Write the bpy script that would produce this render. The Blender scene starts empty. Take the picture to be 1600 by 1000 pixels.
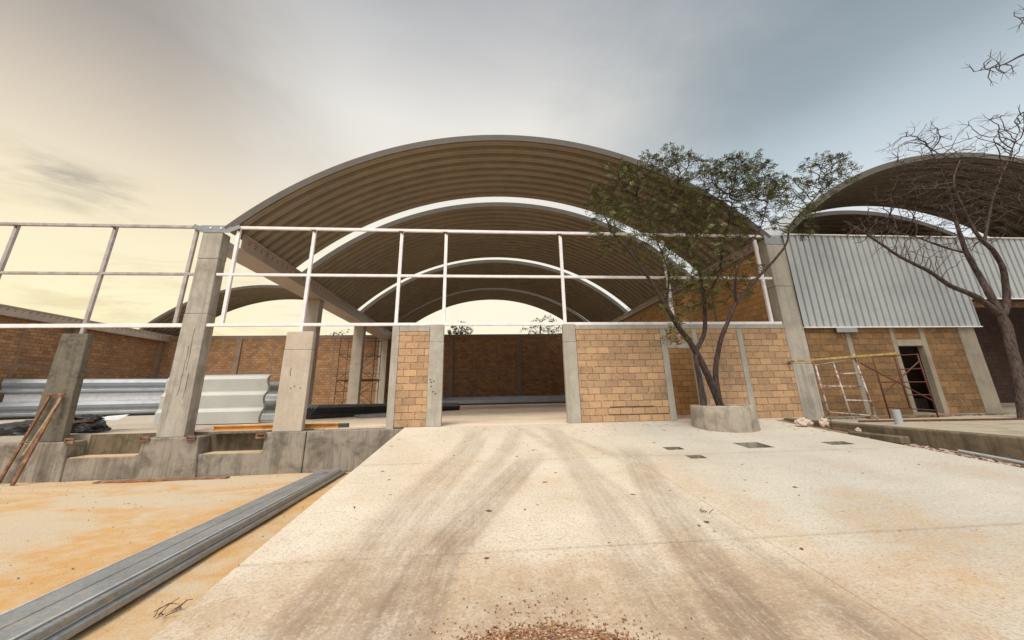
import bpy, bmesh, math, random
import numpy as np
from mathutils import Vector, Matrix, noise as mnoise
rad = math.radians
SC = bpy.context.scene
COL = SC.collection

# ------------------------------------------------------------------ camera, sky, sun, exposure
cam = bpy.data.cameras.new('camera'); cam_o = bpy.data.objects.new('camera', cam); COL.objects.link(cam_o)
right = Vector((0.996698, -0.079172, -0.018013)); up = Vector((-0.004277, -0.272736, 0.962079)); fwd = Vector((0.081083, 0.958826, 0.272174))
M4 = Matrix((right, up, -fwd)).transposed().to_4x4(); M4.translation = Vector((0, -11.529, 0.915))
cam_o.matrix_world = M4
cam.sensor_width = 36; cam.lens = 577 / 1600 * 36; cam.shift_y = -50 / 1600
cam.clip_start = 0.05; cam.clip_end = 3000
SC.camera = cam_o
EXPO = 1.0
SC.view_settings.view_transform = 'Standard'; SC.view_settings.look = 'None'; SC.view_settings.gamma = 1
SC.view_settings.use_curve_mapping = False; SC.view_settings.exposure = EXPO
SUN_EL, SUN_AZ = 58, 205        # the bright part of the overcast sky, behind and left of the camera
sun = bpy.data.lights.new('sun', 'SUN'); sun.energy = 1.5; sun.angle = rad(24); sun.color = (1.0, 0.93, 0.82)
sun_o = bpy.data.objects.new('sun', sun); COL.objects.link(sun_o)
d = Vector((math.sin(rad(SUN_AZ)) * math.cos(rad(SUN_EL)), math.cos(rad(SUN_AZ)) * math.cos(rad(SUN_EL)), math.sin(rad(SUN_EL))))
sun_o.rotation_euler = d.to_track_quat('Z', 'Y').to_euler(); sun_o.location = d * 60

def lin(c):
    return tuple(((v / 255) / 12.92 if v / 255 <= 0.04045 else ((v / 255 + 0.055) / 1.055) ** 2.4) for v in c)

class NT:
    """small helper for node trees"""
    def __init__(s, nt): s.nt = nt; s.n = nt.nodes; s.l = nt.links
    def node(s, t, **kw):
        n = s.n.new(t)
        for k, v in kw.items(): setattr(n, k, v)
        return n
    def put(s, sock, v):
        if isinstance(v, bpy.types.NodeSocket): s.l.new(v, sock)
        elif isinstance(v, (tuple, list)) and len(v) == 3 and sock.type == 'RGBA': sock.default_value = (*v, 1)
        else: sock.default_value = v
    def math(s, op, a, b=0.0, c=0.0, clamp=False):
        n = s.node('ShaderNodeMath', operation=op, use_clamp=clamp)
        for i, v in enumerate((a, b, c)): s.put(n.inputs[i], v)
        return n.outputs[0]
    def mix(s, f, a, b, mode='MIX'):
        n = s.node('ShaderNodeMix', data_type='RGBA', blend_type=mode)
        s.put(n.inputs[0], f); s.put(n.inputs[6], a); s.put(n.inputs[7], b)
        return n.outputs[2]
    def range(s, v, a, b, c=0.0, d=1.0, smooth=True):
        n = s.node('ShaderNodeMapRange', interpolation_type='SMOOTHSTEP' if smooth else 'LINEAR')
        for i, x in enumerate((v, a, b, c, d)): s.put(n.inputs[i], x)
        return n.outputs[0]
    def mapping(s, vec, scale=(1, 1, 1), loc=(0, 0, 0), rot=(0, 0, 0)):
        n = s.node('ShaderNodeMapping'); s.put(n.inputs[0], vec)
        n.inputs['Scale'].default_value = scale; n.inputs['Location'].default_value = loc; n.inputs['Rotation'].default_value = rot
        return n.outputs[0]
    def noise(s, vec, scale, detail=4, rough=0.55, dist=0.0):
        n = s.node('ShaderNodeTexNoise'); s.put(n.inputs['Vector'], vec)
        n.inputs['Scale'].default_value = scale; n.inputs['Detail'].default_value = detail
        n.inputs['Roughness'].default_value = rough; n.inputs['Distortion'].default_value = dist
        return n.outputs[0]
    def ramp(s, f, stops, interp='EASE'):
        n = s.node('ShaderNodeValToRGB'); s.put(n.inputs[0], f); cr = n.color_ramp; cr.interpolation = interp
        while len(cr.elements) < len(stops): cr.elements.new(0.5)
        for e, (p, c) in zip(cr.elements, stops): e.position = p; e.color = (*c, 1)
        return n.outputs[0]

W = bpy.data.worlds.new('World'); SC.world = W; W.use_nodes = True
t = NT(W.node_tree); t.n.clear()
tc = t.node('ShaderNodeTexCoord'); D = tc.outputs['Generated']
sep = t.node('ShaderNodeSeparateXYZ'); t.put(sep.inputs[0], D)
dx, dy, dz = sep.outputs
big = t.math('SUBTRACT', t.noise(t.mapping(D, (2.2, 2.2, 4.0)), 1.0, 5, 0.6, 0.6), 0.5)
mid = t.math('SUBTRACT', t.noise(t.mapping(D, (3.2, 3.2, 11.0)), 1.6, 6, 0.62, 1.2), 0.5)
zz = t.math('ADD', dz, t.math('MULTIPLY', big, 0.07))
xx = t.math('ADD', dx, t.math('MULTIPLY', big, 0.30))
L = lambda *c: lin(c)
rl = t.ramp(zz, [(0, L(255, 236, 178)), (.19, L(255, 245, 204)), (.30, L(251, 237, 202)), (.41, L(235, 221, 197)), (.53, L(198, 187, 173)), (.62, L(166, 159, 152)), (.9, L(150, 146, 142))], 'LINEAR')
rc = t.ramp(zz, [(0, L(255, 244, 205)), (.30, L(255, 249, 228)), (.5, L(240, 235, 225)), (.63, L(234, 231, 224)), (.73, L(206, 205, 204)), (.82, L(176, 178, 181)), (1, L(150, 153, 158))], 'LINEAR')
rr = t.ramp(zz, [(0, L(235, 235, 232)), (.25, L(230, 235, 238)), (.36, L(216, 225, 231)), (.46, L(190, 203, 211)), (.55, L(157, 170, 178)), (.64, L(143, 156, 165)), (.9, L(132, 145, 155))], 'LINEAR')
skyc = t.mix(t.range(xx, -0.66, -0.22), rl, rc)
skyc = t.mix(t.range(xx, 0.04, 0.64), skyc, rr)
# thin streaks near the glow, and one grey cloud bank low on the left
stre = t.math('MULTIPLY', t.range(dz, 0.42, 0.15), t.range(dx, 0.1, -0.5))
skyc = t.mix(t.math('MULTIPLY', t.range(mid, -0.02, 0.22), t.math('MULTIPLY', stre, 0.6)), skyc, L(226, 205, 165))
skyc = t.mix(t.math('MULTIPLY', t.range(mid, 0.02, -0.22), t.math('MULTIPLY', stre, 0.5)), skyc, L(255, 246, 214))
bank = t.math('MULTIPLY', t.range(t.math('ABSOLUTE', t.math('ADD', t.math('SUBTRACT', dz, 0.355), t.math('MULTIPLY', big, 0.10))), 0.055, 0.0), t.range(dx, -0.60, -0.70))
skyc = t.mix(t.math('MULTIPLY', bank, t.range(mid, -0.15, 0.2, 0.0, .8)), skyc, L(166, 158, 146))
# broad brighter overcast overhead and behind the camera
beh = t.range(dy, 0.32, -0.35)
skyc = t.mix(beh, skyc, L(228, 229, 230))
gain = t.math('ADD', 1.0, t.math('MULTIPLY', beh, t.range(dz, .1, .8, .1, .75)))
ns = t.node('ShaderNodeTexSky', sky_type='NISHITA'); ns.sun_disc = False
ns.sun_elevation = rad(SUN_EL); ns.sun_rotation = rad(SUN_AZ); ns.air_density = 1.0; ns.dust_density = 3.0
bg1 = t.node('ShaderNodeBackground'); t.put(bg1.inputs[0], skyc); t.put(bg1.inputs[1], t.math('MULTIPLY', gain, 1 / 2 ** EXPO * 1.0))
bg2 = t.node('ShaderNodeBackground'); t.put(bg2.inputs[0], ns.outputs[0]); bg2.inputs[1].default_value = 0.003
ad = t.node('ShaderNodeAddShader'); t.l.new(bg1.outputs[0], ad.inputs[0]); t.l.new(bg2.outputs[0], ad.inputs[1])
wo = t.node('ShaderNodeOutputWorld'); t.l.new(ad.outputs[0], wo.inputs[0])

# ------------------------------------------------------------------ materials
def newmat(name):
    m = bpy.data.materials.new(name); m.use_nodes = True
    t = NT(m.node_tree); b = t.n['Principled BSDF']
    g = t.node('ShaderNodeNewGeometry')
    return m, t, b, g.outputs['Position']

def bump(t, b, h, strength=0.4, dist=0.01):
    n = t.node('ShaderNodeBump'); n.inputs['Strength'].default_value = strength; n.inputs['Distance'].default_value = dist
    t.put(n.inputs['Height'], h); t.l.new(n.outputs[0], b.inputs['Normal'])

def concrete(name, base, dark, stain=0.5, streak=0.3, warm=None, rough=0.88, pits=0.6, stain_scale=1.3):
    m, t, b, P = newmat(name)
    n1 = t.noise(P, stain_scale, 6, 0.62, 0.4); n2 = t.noise(P, 9, 6, 0.65); n3 = t.noise(P, 70, 3, 0.6)
    st = t.noise(t.mapping(P, (7, 7, 0.5)), 1.0, 5, 0.6)
    c = t.mix(t.math('MULTIPLY', t.range(n1, 0.42, 0.68), stain), base, dark)
    c = t.mix(t.math('MULTIPLY', t.range(st, 0.48, 0.62), streak), c, dark)
    st2 = t.noise(t.mapping(P, (26, 26, .8)), 1.0, 4, 0.6); c = t.mix(t.math('MULTIPLY', t.range(st2, 0.56, 0.68), streak), c, tuple(v * .6 for v in dark))
    if warm: c = t.mix(t.range(n2, 0.45, 0.7), c, warm)
    c = t.mix(t.range(n2, 0.35, 0.65, 0.0, 0.35), c, tuple(v * 0.72 for v in base))
    c = t.mix(t.range(n3, 0.35, 0.7, 0.0, 0.3), c, tuple(min(1, v * 1.25) for v in base))
    v = t.node('ShaderNodeTexVoronoi'); t.put(v.inputs['Vector'], P); v.inputs['Scale'].default_value = 13
    pit = t.math('MULTIPLY', t.range(v.outputs['Distance'], 0.17, 0.07), t.range(t.noise(P, 5, 3), 0.46, 0.56))
    c = t.mix(t.math('MULTIPLY', pit, pits), c, tuple(v_ * 0.4 for v_ in dark))
    t.put(b.inputs['Base Color'], c); b.inputs['Roughness'].default_value = rough
    h = t.math('ADD', t.math('MULTIPLY', n2, 0.6), t.math('SUBTRACT', t.math('MULTIPLY', n3, 0.3), pit))
    bump(t, b, h, 0.75, 0.016)
    return m

def masonry(name, c1, c2, c3, mortar, w=0.385, h=0.205, joint=0.010, dirt=(0.1, 0.07, 0.05), dirt_amt=0.35, bumpd=0.012):
    m, t, b, P = newmat(name)
    s = t.node('ShaderNodeSeparateXYZ'); t.put(s.inputs[0], P)
    cb = t.node('ShaderNodeCombineXYZ'); t.put(cb.inputs[0], t.math('ADD', s.outputs[0], s.outputs[1])); t.put(cb.inputs[1], s.outputs[2])
    wob = t.noise(P, 6, 2); wobv = t.node('ShaderNodeVectorMath', operation='ADD'); t.put(wobv.inputs[0], cb.outputs[0])
    wc = t.node('ShaderNodeCombineXYZ'); t.put(wc.inputs[0], t.math('MULTIPLY', t.math('SUBTRACT', wob, 0.5), 0.02)); t.put(wc.inputs[1], t.math('MULTIPLY', t.math('SUBTRACT', t.noise(P, 5, 2), 0.5), 0.018))
    t.put(wobv.inputs[1], wc.outputs[0])
    def br(ca, cc, off):
        k = t.node('ShaderNodeTexBrick', offset=0.5); t.put(k.inputs['Vector'], wobv.outputs[0])
        t.put(k.inputs['Color1'], ca); t.put(k.inputs['Color2'], cc); t.put(k.inputs['Mortar'], mortar)
        k.inputs['Scale'].default_value = 1; k.inputs['Mortar Size'].default_value = joint; k.inputs['Mortar Smooth'].default_value = 0.25
        k.inputs['Brick Width'].default_value = w; k.inputs['Row Height'].default_value = h; k.inputs['Bias'].default_value = off
        return k
    k1 = br(c1, c2, -0.1)
    k2 = br((.66, .68, .72), (1.22, 1.18, 1.14), 0.0); sh = t.node('ShaderNodeVectorMath', operation='ADD'); t.put(sh.inputs[0], wobv.outputs[0]); sh.inputs[1].default_value = (w * 14, h * 38, 0); t.put(k2.inputs['Vector'], sh.outputs[0])
    n1 = t.noise(P, 1.1, 5, 0.6); n2 = t.noise(P, 14, 5, 0.65); n3 = t.noise(P, 90, 2)
    c = t.mix(t.math('MULTIPLY', t.range(n2, 0.42, 0.72), 0.55), k1.outputs['Color'], c3)
    c = t.mix(.55, c, t.mix(1.0, c, k2.outputs['Color'], 'MULTIPLY'))
    sm = t.noise(t.mapping(P, (1.5, 1.5, 3)), 2.0, 7, .7, .6); c = t.mix(t.range(sm, .56, .70, 0, .38), c, tuple(min(1, v * 1.15 + .05) for v in c3))
    c = t.mix(t.range(n3, 0.4, 0.7, 0, 0.35), c, tuple(v * 0.6 for v in c1))
    c = t.mix(t.math('MULTIPLY', t.range(n1, 0.48, 0.72), dirt_amt), c, dirt)
    mo = t.mix(t.range(sm, .45, .62), mortar, tuple(v * .55 + .1 * v_ for v, v_ in zip(mortar, c3))); mo = t.mix(t.range(n2, .5, .66, 0, .7), mo, c3)
    c = t.mix(k1.outputs['Fac'], c, mo)
    t.put(b.inputs['Base Color'], c); b.inputs['Roughness'].default_value = 0.92
    h_ = t.math('SUBTRACT', t.math('ADD', t.math('MULTIPLY', n2, 0.35), t.math('MULTIPLY', n3, 0.2)), k1.outputs['Fac'])
    bump(t, b, h_, 0.8, bumpd)
    return m

def plain(name, base, rough=0.6, metal=0.0, var=0.25, scale=6, dark=None, dscale=2.0, damt=0.0, bmp=0.15):
    m, t, b, P = newmat(name)
    n = t.noise(P, scale, 5, 0.6)
    c = t.mix(t.range(n, 0.3, 0.7), tuple(v * (1 - var) for v in base), tuple(min(1, v * (1 + var)) for v in base))
    if dark: c = t.mix(t.math('MULTIPLY', t.range(t.noise(P, dscale, 6, 0.65), 0.45, 0.62), damt), c, dark)
    t.put(b.inputs['Base Color'], c); b.inputs['Roughness'].default_value = rough; b.inputs['Metallic'].default_value = metal
    t.put(b.inputs['Roughness'], t.range(n, 0.3, 0.7, max(0.05, rough - 0.1), min(1, rough + 0.1)))
    bump(t, b, t.noise(P, scale * 8, 3), bmp, 0.004)
    return m

MAT = {}
MAT['conc_tall'] = concrete('concrete_tall', (.40, .37, .31), (.17, .15, .12), .7, .5, stain_scale=1.8)
MAT['conc_dark'] = concrete('concrete_dark', (.15, .132, .10), (.045, .038, .028), .9, .5, stain_scale=2.2, warm=(.20, .175, .13))
MAT['conc_cream'] = concrete('concrete_cream', (.50, .43, .345), (.33, .27, .21), .5, .25)
MAT['conc_post'] = concrete('concrete_post', (.42, .385, .32), (.24, .21, .17), .6, .4)
MAT['conc_plinth'] = concrete('concrete_plinth', (.29, .255, .205), (.075, .058, .04), 1.0, .5, stain_scale=1.7)
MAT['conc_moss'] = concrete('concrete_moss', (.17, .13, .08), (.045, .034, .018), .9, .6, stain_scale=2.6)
MAT['conc_inner'] = concrete('concrete_inner', (.40, .34, .27), (.25, .20, .15), .5, .3)
MAT['conc_band'] = concrete('concrete_band', (.24, .165, .11), (.13, .085, .055), .6, .3)
MAT['conc_right'] = concrete('concrete_right', (.30, .255, .19), (.17, .135, .095), .7, .4)
MAT['footing'] = concrete('rubble_footing', (.17, .12, .08), (.05, .035, .02), .9, .2, stain_scale=6)
MAT['block_front'] = masonry('block_front', (.53, .33, .175), (.36, .22, .12), (.57, .395, .245), (.185, .125, .08))
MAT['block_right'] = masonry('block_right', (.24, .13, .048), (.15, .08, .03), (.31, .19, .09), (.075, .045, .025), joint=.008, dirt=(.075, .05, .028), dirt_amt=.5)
MAT['block_back'] = masonry('block_back', (.37, .20, .09), (.22, .11, .048), (.38, .215, .11), (.075, .038, .02), dirt_amt=.3)
MAT['block_side'] = masonry('block_side', (.54, .30, .115), (.43, .23, .085), (.56, .33, .14), (.21, .115, .05), dirt_amt=.2)
MAT['block_shaded'] = masonry('block_shaded', (.055, .024, .014), (.04, .017, .01), (.05, .022, .013), (.02, .01, .007), dirt_amt=.3)  # near-black: the shade of the recess is put into the block colour
MAT['paint'] = plain('white_primer_steel', (.80, .77, .765), .45, 0.0, .06, 4, (.55, .48, .45), 3.0, .25)
MAT['worn'] = plain('worn_white_paint', (.55, .50, .47), .6, 0, .1, 8, (.14, .055, .035), 4.5, .95)
MAT['bright'] = plain('highlight_zinc', (.62, .63, .63), .4, .2, .12, 4)  # brighter than the channel steel: light caught on the ribs is painted in
MAT['primer_backlit'] = plain('backlit_primer', (.40, .36, .345), .55, 0, .12, 5, (.24, .19, .17), 3, .5)  # darker copy of the white frame paint, with the backlit shade in its colour
MAT['galv'] = plain('galvanised_steel', (.25, .262, .27), .42, .3, .16, 3, (.17, .18, .185), 1.5, .5)
MAT['clad'] = plain('galvalume_cladding', (.38, .40, .395), .55, .1, .12, 40, (.30, .315, .31), .9, .4)
MAT['sheet'] = plain('zinc_sheet', (.34, .365, .39), .38, .4, .1, 2, (.24, .26, .28), 1.0, .4)
MAT['sheet_white'] = plain('pale_zinc_sheet', (.50, .50, .455), .5, .05, .08, 2, (.38, .38, .35), 1.0, .4)
MAT['sheet_dark'] = plain('dark_sheet_end', (.06, .06, .06), .6, .2, .2, 6)
MAT['roof'] = plain('roof_sheet', (.25, .203, .14), .55, .1, .10, 2.0, (.185, .148, .10), .6, .4)  # brown underside: warm bounce light off the ground is put into the zinc colour
MAT['roof_shaded'] = plain('shaded_roof_sheet', (.135, .105, .072), .6, .1, .12, 2.0, (.095, .072, .048), .6, .5)  # darker copy of the roof sheet; the right vault's weaker bounce light is painted in
MAT['lip'] = plain('roof_edge_flange', (.115, .10, .082), .55, .1, .08, 2)
MAT['gutter'] = plain('gutter_steel', (.42, .335, .26), .5, .1, .1, 2, (.33, .25, .19), 1.2, .5)
MAT['slot'] = plain('dark_hole', (.05, .035, .025), .9)
MAT['rust'] = plain('rusty_steel', (.115, .038, .024), .8, .1, .35, 12, (.05, .02, .015), 8, .6)
MAT['rustwood'] = plain('stained_timber', (.25, .13, .07), .85, 0, .4, 9, (.09, .045, .025), 5, .7, .5)
MAT['wood_pale'] = plain('pale_timber', (.42, .31, .19), .8, 0, .3, 9, (.2, .13, .08), 5, .6, .5)
MAT['yellow'] = plain('yellow_paint', (.42, .28, .06), .6, 0, .2, 8, (.17, .11, .04), 7, .7)
MAT['orange'] = plain('orange_primer', (.62, .27, .035), .55, 0, .15, 6, (.3, .12, .03), 4, .5)
MAT['black'] = plain('black_plastic', (.014, .013, .014), .5, 0, .3, 8)
MAT['paper'] = plain('white_paper', (.72, .72, .70), .8, 0, .1, 8)
MAT['pvc'] = plain('grey_pvc', (.33, .35, .345), .4, 0, .06, 8)
MAT['rock'] = concrete('pale_rock', (.55, .44, .36), (.28, .20, .15), .7, .1, stain_scale=8)
MAT['red'] = plain('red_scrap', (.5, .06, .05), .6)
MAT['twig'] = plain('dry_twig', (.11, .065, .045), .9, 0, .35, 20)
MAT['deadleaf'] = plain('dry_leaf', (.13, .085, .05), .9, 0, .45, 30)
MAT['soil'] = concrete('dark_soil', (.07, .045, .03), (.03, .02, .013), .8, 0, stain_scale=5)

def galvmat(name, base):
    m, t, b, P = newmat(name)
    v = t.node('ShaderNodeTexVoronoi'); t.put(v.inputs['Vector'], P); v.inputs['Scale'].default_value = 45
    s_ = t.node('ShaderNodeSeparateXYZ'); t.put(s_.inputs[0], v.outputs['Color'])
    sc_ = t.noise(t.mapping(P, (60, 1.0, 60), rot=(0, 0, rad(-6))), 1.0, 4, .7); n = t.noise(P, 2.2, 6, .65); du = t.noise(P, 7, 6, .7)
    c = t.mix(s_.outputs[0], tuple(q * .88 for q in base), tuple(q * 1.14 for q in base))
    c = t.mix(t.range(n, .42, .65, 0, .45), c, tuple(q * .6 for q in base)); c = t.mix(t.range(sc_, .58, .72, 0, .5), c, tuple(q * 1.7 for q in base))
    c = t.mix(t.range(du, .52, .70, 0, .55), c, (.42, .34, .24))
    t.put(b.inputs['Base Color'], c); b.inputs['Metallic'].default_value = .35; t.put(b.inputs['Roughness'], t.range(s_.outputs[1], 0, 1, .3, .5))
    bump(t, b, t.noise(P, 3.0, 2), .25, .02); return m
MAT['galv'] = galvmat('spangled_galvanised', (.27, .283, .29))
def bark(name, base, dark):
    m, t, b, P = newmat(name)
    n = t.noise(t.mapping(P, (14, 14, 3)), 1.5, 6, 0.65, 0.5); n2 = t.noise(P, 40, 3)
    c = t.mix(t.range(n, 0.38, 0.62), dark, base)
    c = t.mix(t.range(n2, 0.5, 0.75, 0, 0.4), c, tuple(v * 1.7 for v in base))
    t.put(b.inputs['Base Color'], c); b.inputs['Roughness'].default_value = 0.95
    bump(t, b, n, 1.0, 0.03); return m
MAT['bark'] = bark('dark_bark', (.075, .045, .032), (.016, .011, .009))
MAT['bark_bare'] = bark('grey_brown_bark', (.098, .066, .052), (.024, .017, .014))

def leafmat(name, c1, c2):
    m, t, b, P = newmat(name)
    oi = t.noise(P, 1.6, 3); n = t.noise(P, 23, 2)
    c = t.mix(t.range(oi, 0.35, 0.65), c1, c2); c = t.mix(t.range(n, 0.4, 0.65, 0, .6), c, tuple(v * 0.45 for v in c1))
    t.put(b.inputs['Base Color'], c); b.inputs['Roughness'].default_value = 0.6
    b.inputs['Transmission Weight'].default_value = 0.0
    return m
MAT['leaf'] = leafmat('olive_leaf', (.082, .094, .018), (.135, .13, .03))
MAT['leaf_far'] = leafmat('far_leaf', (.035, .05, .012), (.07, .08, .02))

def gravelmat():
    m, t, b, P = newmat('brown_gravel')
    v = t.node('ShaderNodeTexVoronoi'); t.put(v.inputs['Vector'], P); v.inputs['Scale'].default_value = 60
    s = t.node('ShaderNodeSeparateXYZ'); t.put(s.inputs[0], v.outputs['Color'])
    c = t.ramp(s.outputs[0], [(0, (.10, .05, .025)), (.35, (.23, .11, .055)), (.7, (.36, .20, .105)), (1, (.58, .42, .27))], 'LINEAR')
    t.put(b.inputs['Base Color'], c); b.inputs['Roughness'].default_value = .9; return m
MAT['gravel'] = gravelmat()

def rampmat():
    m, t, b, P = newmat('broomed_concrete')
    a = t.node('ShaderNodeAttribute', attribute_name='stain'); o = t.node('ShaderNodeAttribute', attribute_name='ochre'); g = t.node('ShaderNodeAttribute', attribute_name='cool')
    n1 = t.noise(P, 0.7, 6, 0.6); n2 = t.noise(P, 5, 6, 0.65); n3 = t.noise(P, 38, 5, 0.75); n4 = t.noise(P, 130, 2, .6)
    br = t.noise(t.mapping(P, (1.2, 60, 1)), 1.0, 4, 0.7)      # broom lines across the slope
    tr = t.noise(t.mapping(P, (42, 1.3, 1), rot=(0, 0, rad(-9))), 1.0, 4, 0.7)   # tread lines along it
    base = t.mix(t.range(n1, .35, .65), (.68, .60, .485), (.61, .525, .41))
    c = t.mix(t.math('MULTIPLY', g.outputs['Fac'], .95), base, (.44, .432, .385))
    c = t.mix(t.math('MULTIPLY', o.outputs['Fac'], t.range(n2, .3, .6, .4, 1)), c, (.50, .31, .14))
    sp = t.math('MULTIPLY', a.outputs['Fac'], t.range(t.math('ADD', t.math('MULTIPLY', tr, .3), t.math('MULTIPLY', t.math('ADD', n2, n3), .35)), .38, .56, .55, 1.0))
    c = t.mix(t.math('MULTIPLY', sp, .95), c, (.20, .145, .10))
    c = t.mix(t.range(br, .48, .72, 0, .26), c, (.36, .26, .165))
    c = t.mix(t.math('MULTIPLY', t.range(tr, .54, .72, 0, .16), t.range(n2, .42, .62, 0, 1)), c, (.33, .235, .15))
    vo = t.node('ShaderNodeTexVoronoi'); t.put(vo.inputs['Vector'], P); vo.inputs['Scale'].default_value = 11
    c = t.mix(t.math('MULTIPLY', t.range(vo.outputs['Distance'], .11, .06), t.range(n2, .48, .58)), c, (.16, .11, .075))
    c = t.mix(t.range(n3, .49, .64, 0, .62), c, (.29, .21, .14))
    c = t.mix(t.range(n3, .46, .28, 0, .35), c, (.72, .62, .48))
    c = t.mix(t.range(n4, .52, .70, 0, .5), c, (.25, .175, .115))
    t.put(b.inputs['Base Color'], c); b.inputs['Roughness'].default_value = .85
    h = t.math('ADD', t.math('ADD', t.math('MULTIPLY', br, .5), t.math('MULTIPLY', n3, .6)), t.math('MULTIPLY', tr, .3))
    bump(t, b, h, .55, .012); return m
MAT['ramp'] = rampmat()

def yardmat():
    m, t, b, P = newmat('sandy_yard')
    n1 = t.noise(t.mapping(P, (.5, .85, 1)), .55, 9, .66, .9); n2 = t.noise(P, 4, 6, .65); n3 = t.noise(P, 60, 4, .7); n4 = t.noise(P, 170, 2)
    c = t.mix(t.range(n1, .41, .59), (.56, .46, .325), (.57, .32, .11))
    c = t.mix(t.range(n2, .42, .68, 0, .5), c, (.60, .49, .34))
    c = t.mix(t.range(n3, .48, .66, 0, .5), c, (.33, .22, .13)); c = t.mix(t.range(n4, .52, .72, 0, .5), c, (.24, .16, .095))
    t.put(b.inputs['Base Color'], c); b.inputs['Roughness'].default_value = .95
    bump(t, b, t.math('ADD', n3, t.math('MULTIPLY', n2, .7)), .6, .015); return m
MAT['yard'] = yardmat()

def floormat():
    m, t, b, P = newmat('floor_concrete')
    n1 = t.noise(t.mapping(P, (.5, 1.5, 1)), .8, 6, .6); n2 = t.noise(P, 7, 5, .6); n3 = t.noise(P, 40, 3)
    c = t.mix(t.range(n1, .36, .64), (.80, .65, .50), (.64, .50, .37)); c = t.mix(t.range(n2, .5, .75, 0, .5), c, (.33, .24, .17))
    c = t.mix(t.range(n3, .55, .75, 0, .3), c, (.28, .2, .14))
    t.put(b.inputs['Base Color'], c); b.inputs['Roughness'].default_value = .8; bump(t, b, n3, .3, .005); return m
MAT['floor'] = floormat(); MAT['floor_bay'] = concrete('bay_floor', (.47, .40, .315), (.33, .26, .19), .6, 0, stain_scale=.8)
MAT['ground'] = concrete('open_ground', (.33, .25, .16), (.18, .14, .08), .7, 0, stain_scale=.3)
MAT['pave'] = concrete('gravelly_pavement', (.36, .31, .23), (.20, .155, .10), .8, 0, stain_scale=1.6)
MAT['dirt'] = concrete('ditch_dirt', (.24, .16, .10), (.09, .055, .035), .8, 0, stain_scale=4)

# ------------------------------------------------------------------ mesh helpers
class MB:
    def __init__(s): s.v = []; s.f = []
    def add(s, vs, fs):
        o = len(s.v); s.v += [tuple(v) for v in vs]; s.f += [tuple(i + o for i in f) for f in fs]; return s
    def box(s, x0, x1, y0, y1, z0, z1):
        return s.add([(x, y, z) for z in (z0, z1) for y in (y0, y1) for x in (x0, x1)],
                     [(0, 2, 3, 1), (4, 5, 7, 6), (0, 1, 5, 4), (2, 6, 7, 3), (0, 4, 6, 2), (1, 3, 7, 5)])
    def taper(s, b, tq, z0, z1):      # b, tq = (x0,x1,y0,y1) at bottom and top
        return s.add([(x, y, z0) for y in b[2:] for x in b[:2]] + [(x, y, z1) for y in tq[2:] for x in tq[:2]],
                     [(0, 2, 3, 1), (4, 5, 7, 6), (0, 1, 5, 4), (2, 6, 7, 3), (0, 4, 6, 2), (1, 3, 7, 5)])
    def bar(s, p, q, w, h, upv=(0, 0, 1)):
        p, q = Vector(p), Vector(q); d = (q - p).normalized(); u = Vector(upv)
        if abs(d.dot(u)) > .98: u = Vector((0, 1, 0))
        r = d.cross(u).normalized(); u = r.cross(d)
        vs = [c + r * a * w / 2 + u * b * h / 2 for c in (p, q) for a, b in ((-1, -1), (1, -1), (1, 1), (-1, 1))]
        return s.add(vs, [(0, 3, 2, 1), (4, 5, 6, 7), (0, 1, 5, 4), (1, 2, 6, 5), (2, 3, 7, 6), (3, 0, 4, 7)])
    def poly(s, pts, rs, n=8, cap=True):
        pts = [Vector(p) for p in pts]; rings = []; u = None
        for i, p in enumerate(pts):
            d = (pts[min(i + 1, len(pts) - 1)] - pts[max(i - 1, 0)])
            d = d.normalized() if d.length > 1e-9 else Vector((0, 0, 1))
            if u is None: u = d.orthogonal().normalized()
            u = (u - d * u.dot(d)); u = u.normalized() if u.length > 1e-6 else d.orthogonal().normalized()
            v = d.cross(u)
            rings.append([p + (u * math.cos(2 * math.pi * k / n) + v * math.sin(2 * math.pi * k / n)) * rs[i] for k in range(n)])
        vs = [q for r in rings for q in r]; fs = []
        for i in range(len(rings) - 1):
            for k in range(n): fs.append((i * n + k, i * n + (k + 1) % n, (i + 1) * n + (k + 1) % n, (i + 1) * n + k))
        if cap: fs += [tuple(range(n))[::-1], tuple((len(rings) - 1) * n + k for k in range(n))]
        return s.add(vs, fs)
    def tube(s, p, q, r, n=8): return s.poly([p, q], [r, r], n)
    def prism(s, prof, p, q, upv=(0, 0, 1)):   # profile points (across, up) swept from p to q
        p, q = Vector(p), Vector(q); d = (q - p).normalized(); r = d.cross(Vector(upv)).normalized(); u = r.cross(d); n = len(prof)
        vs = [c + r * a + u * b for c in (p, q) for a, b in prof]
        return s.add(vs, [tuple(range(n)), tuple(range(2 * n - 1, n - 1, -1))] + [(k, n + k, n + (k + 1) % n, (k + 1) % n) for k in range(n)])
    def build(s, name, mat, parent=None, bevel=0, smooth=False):
        off = Vector(parent.location) if parent is not None else Vector((0, 0, 0))
        if parent is not None and parent.parent is not None: off = off + parent.parent.location
        me = bpy.data.meshes.new(name); me.from_pydata([tuple(Vector(v) - off) for v in s.v], [], s.f); me.update()
        bm = bmesh.new(); bm.from_mesh(me); bmesh.ops.recalc_face_normals(bm, faces=bm.faces); bm.to_mesh(me); bm.free()
        if smooth: me.polygons.foreach_set('use_smooth', [True] * len(me.polygons))
        me.materials.append(MAT[mat] if isinstance(mat, str) else mat)
        o = bpy.data.objects.new(name, me); COL.objects.link(o)
        if parent is not None: o.parent = parent
        if bevel:
            b = o.modifiers.new('bevel', 'BEVEL'); b.width = bevel; b.segments = 2; b.limit_method = 'ANGLE'
        return o

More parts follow.
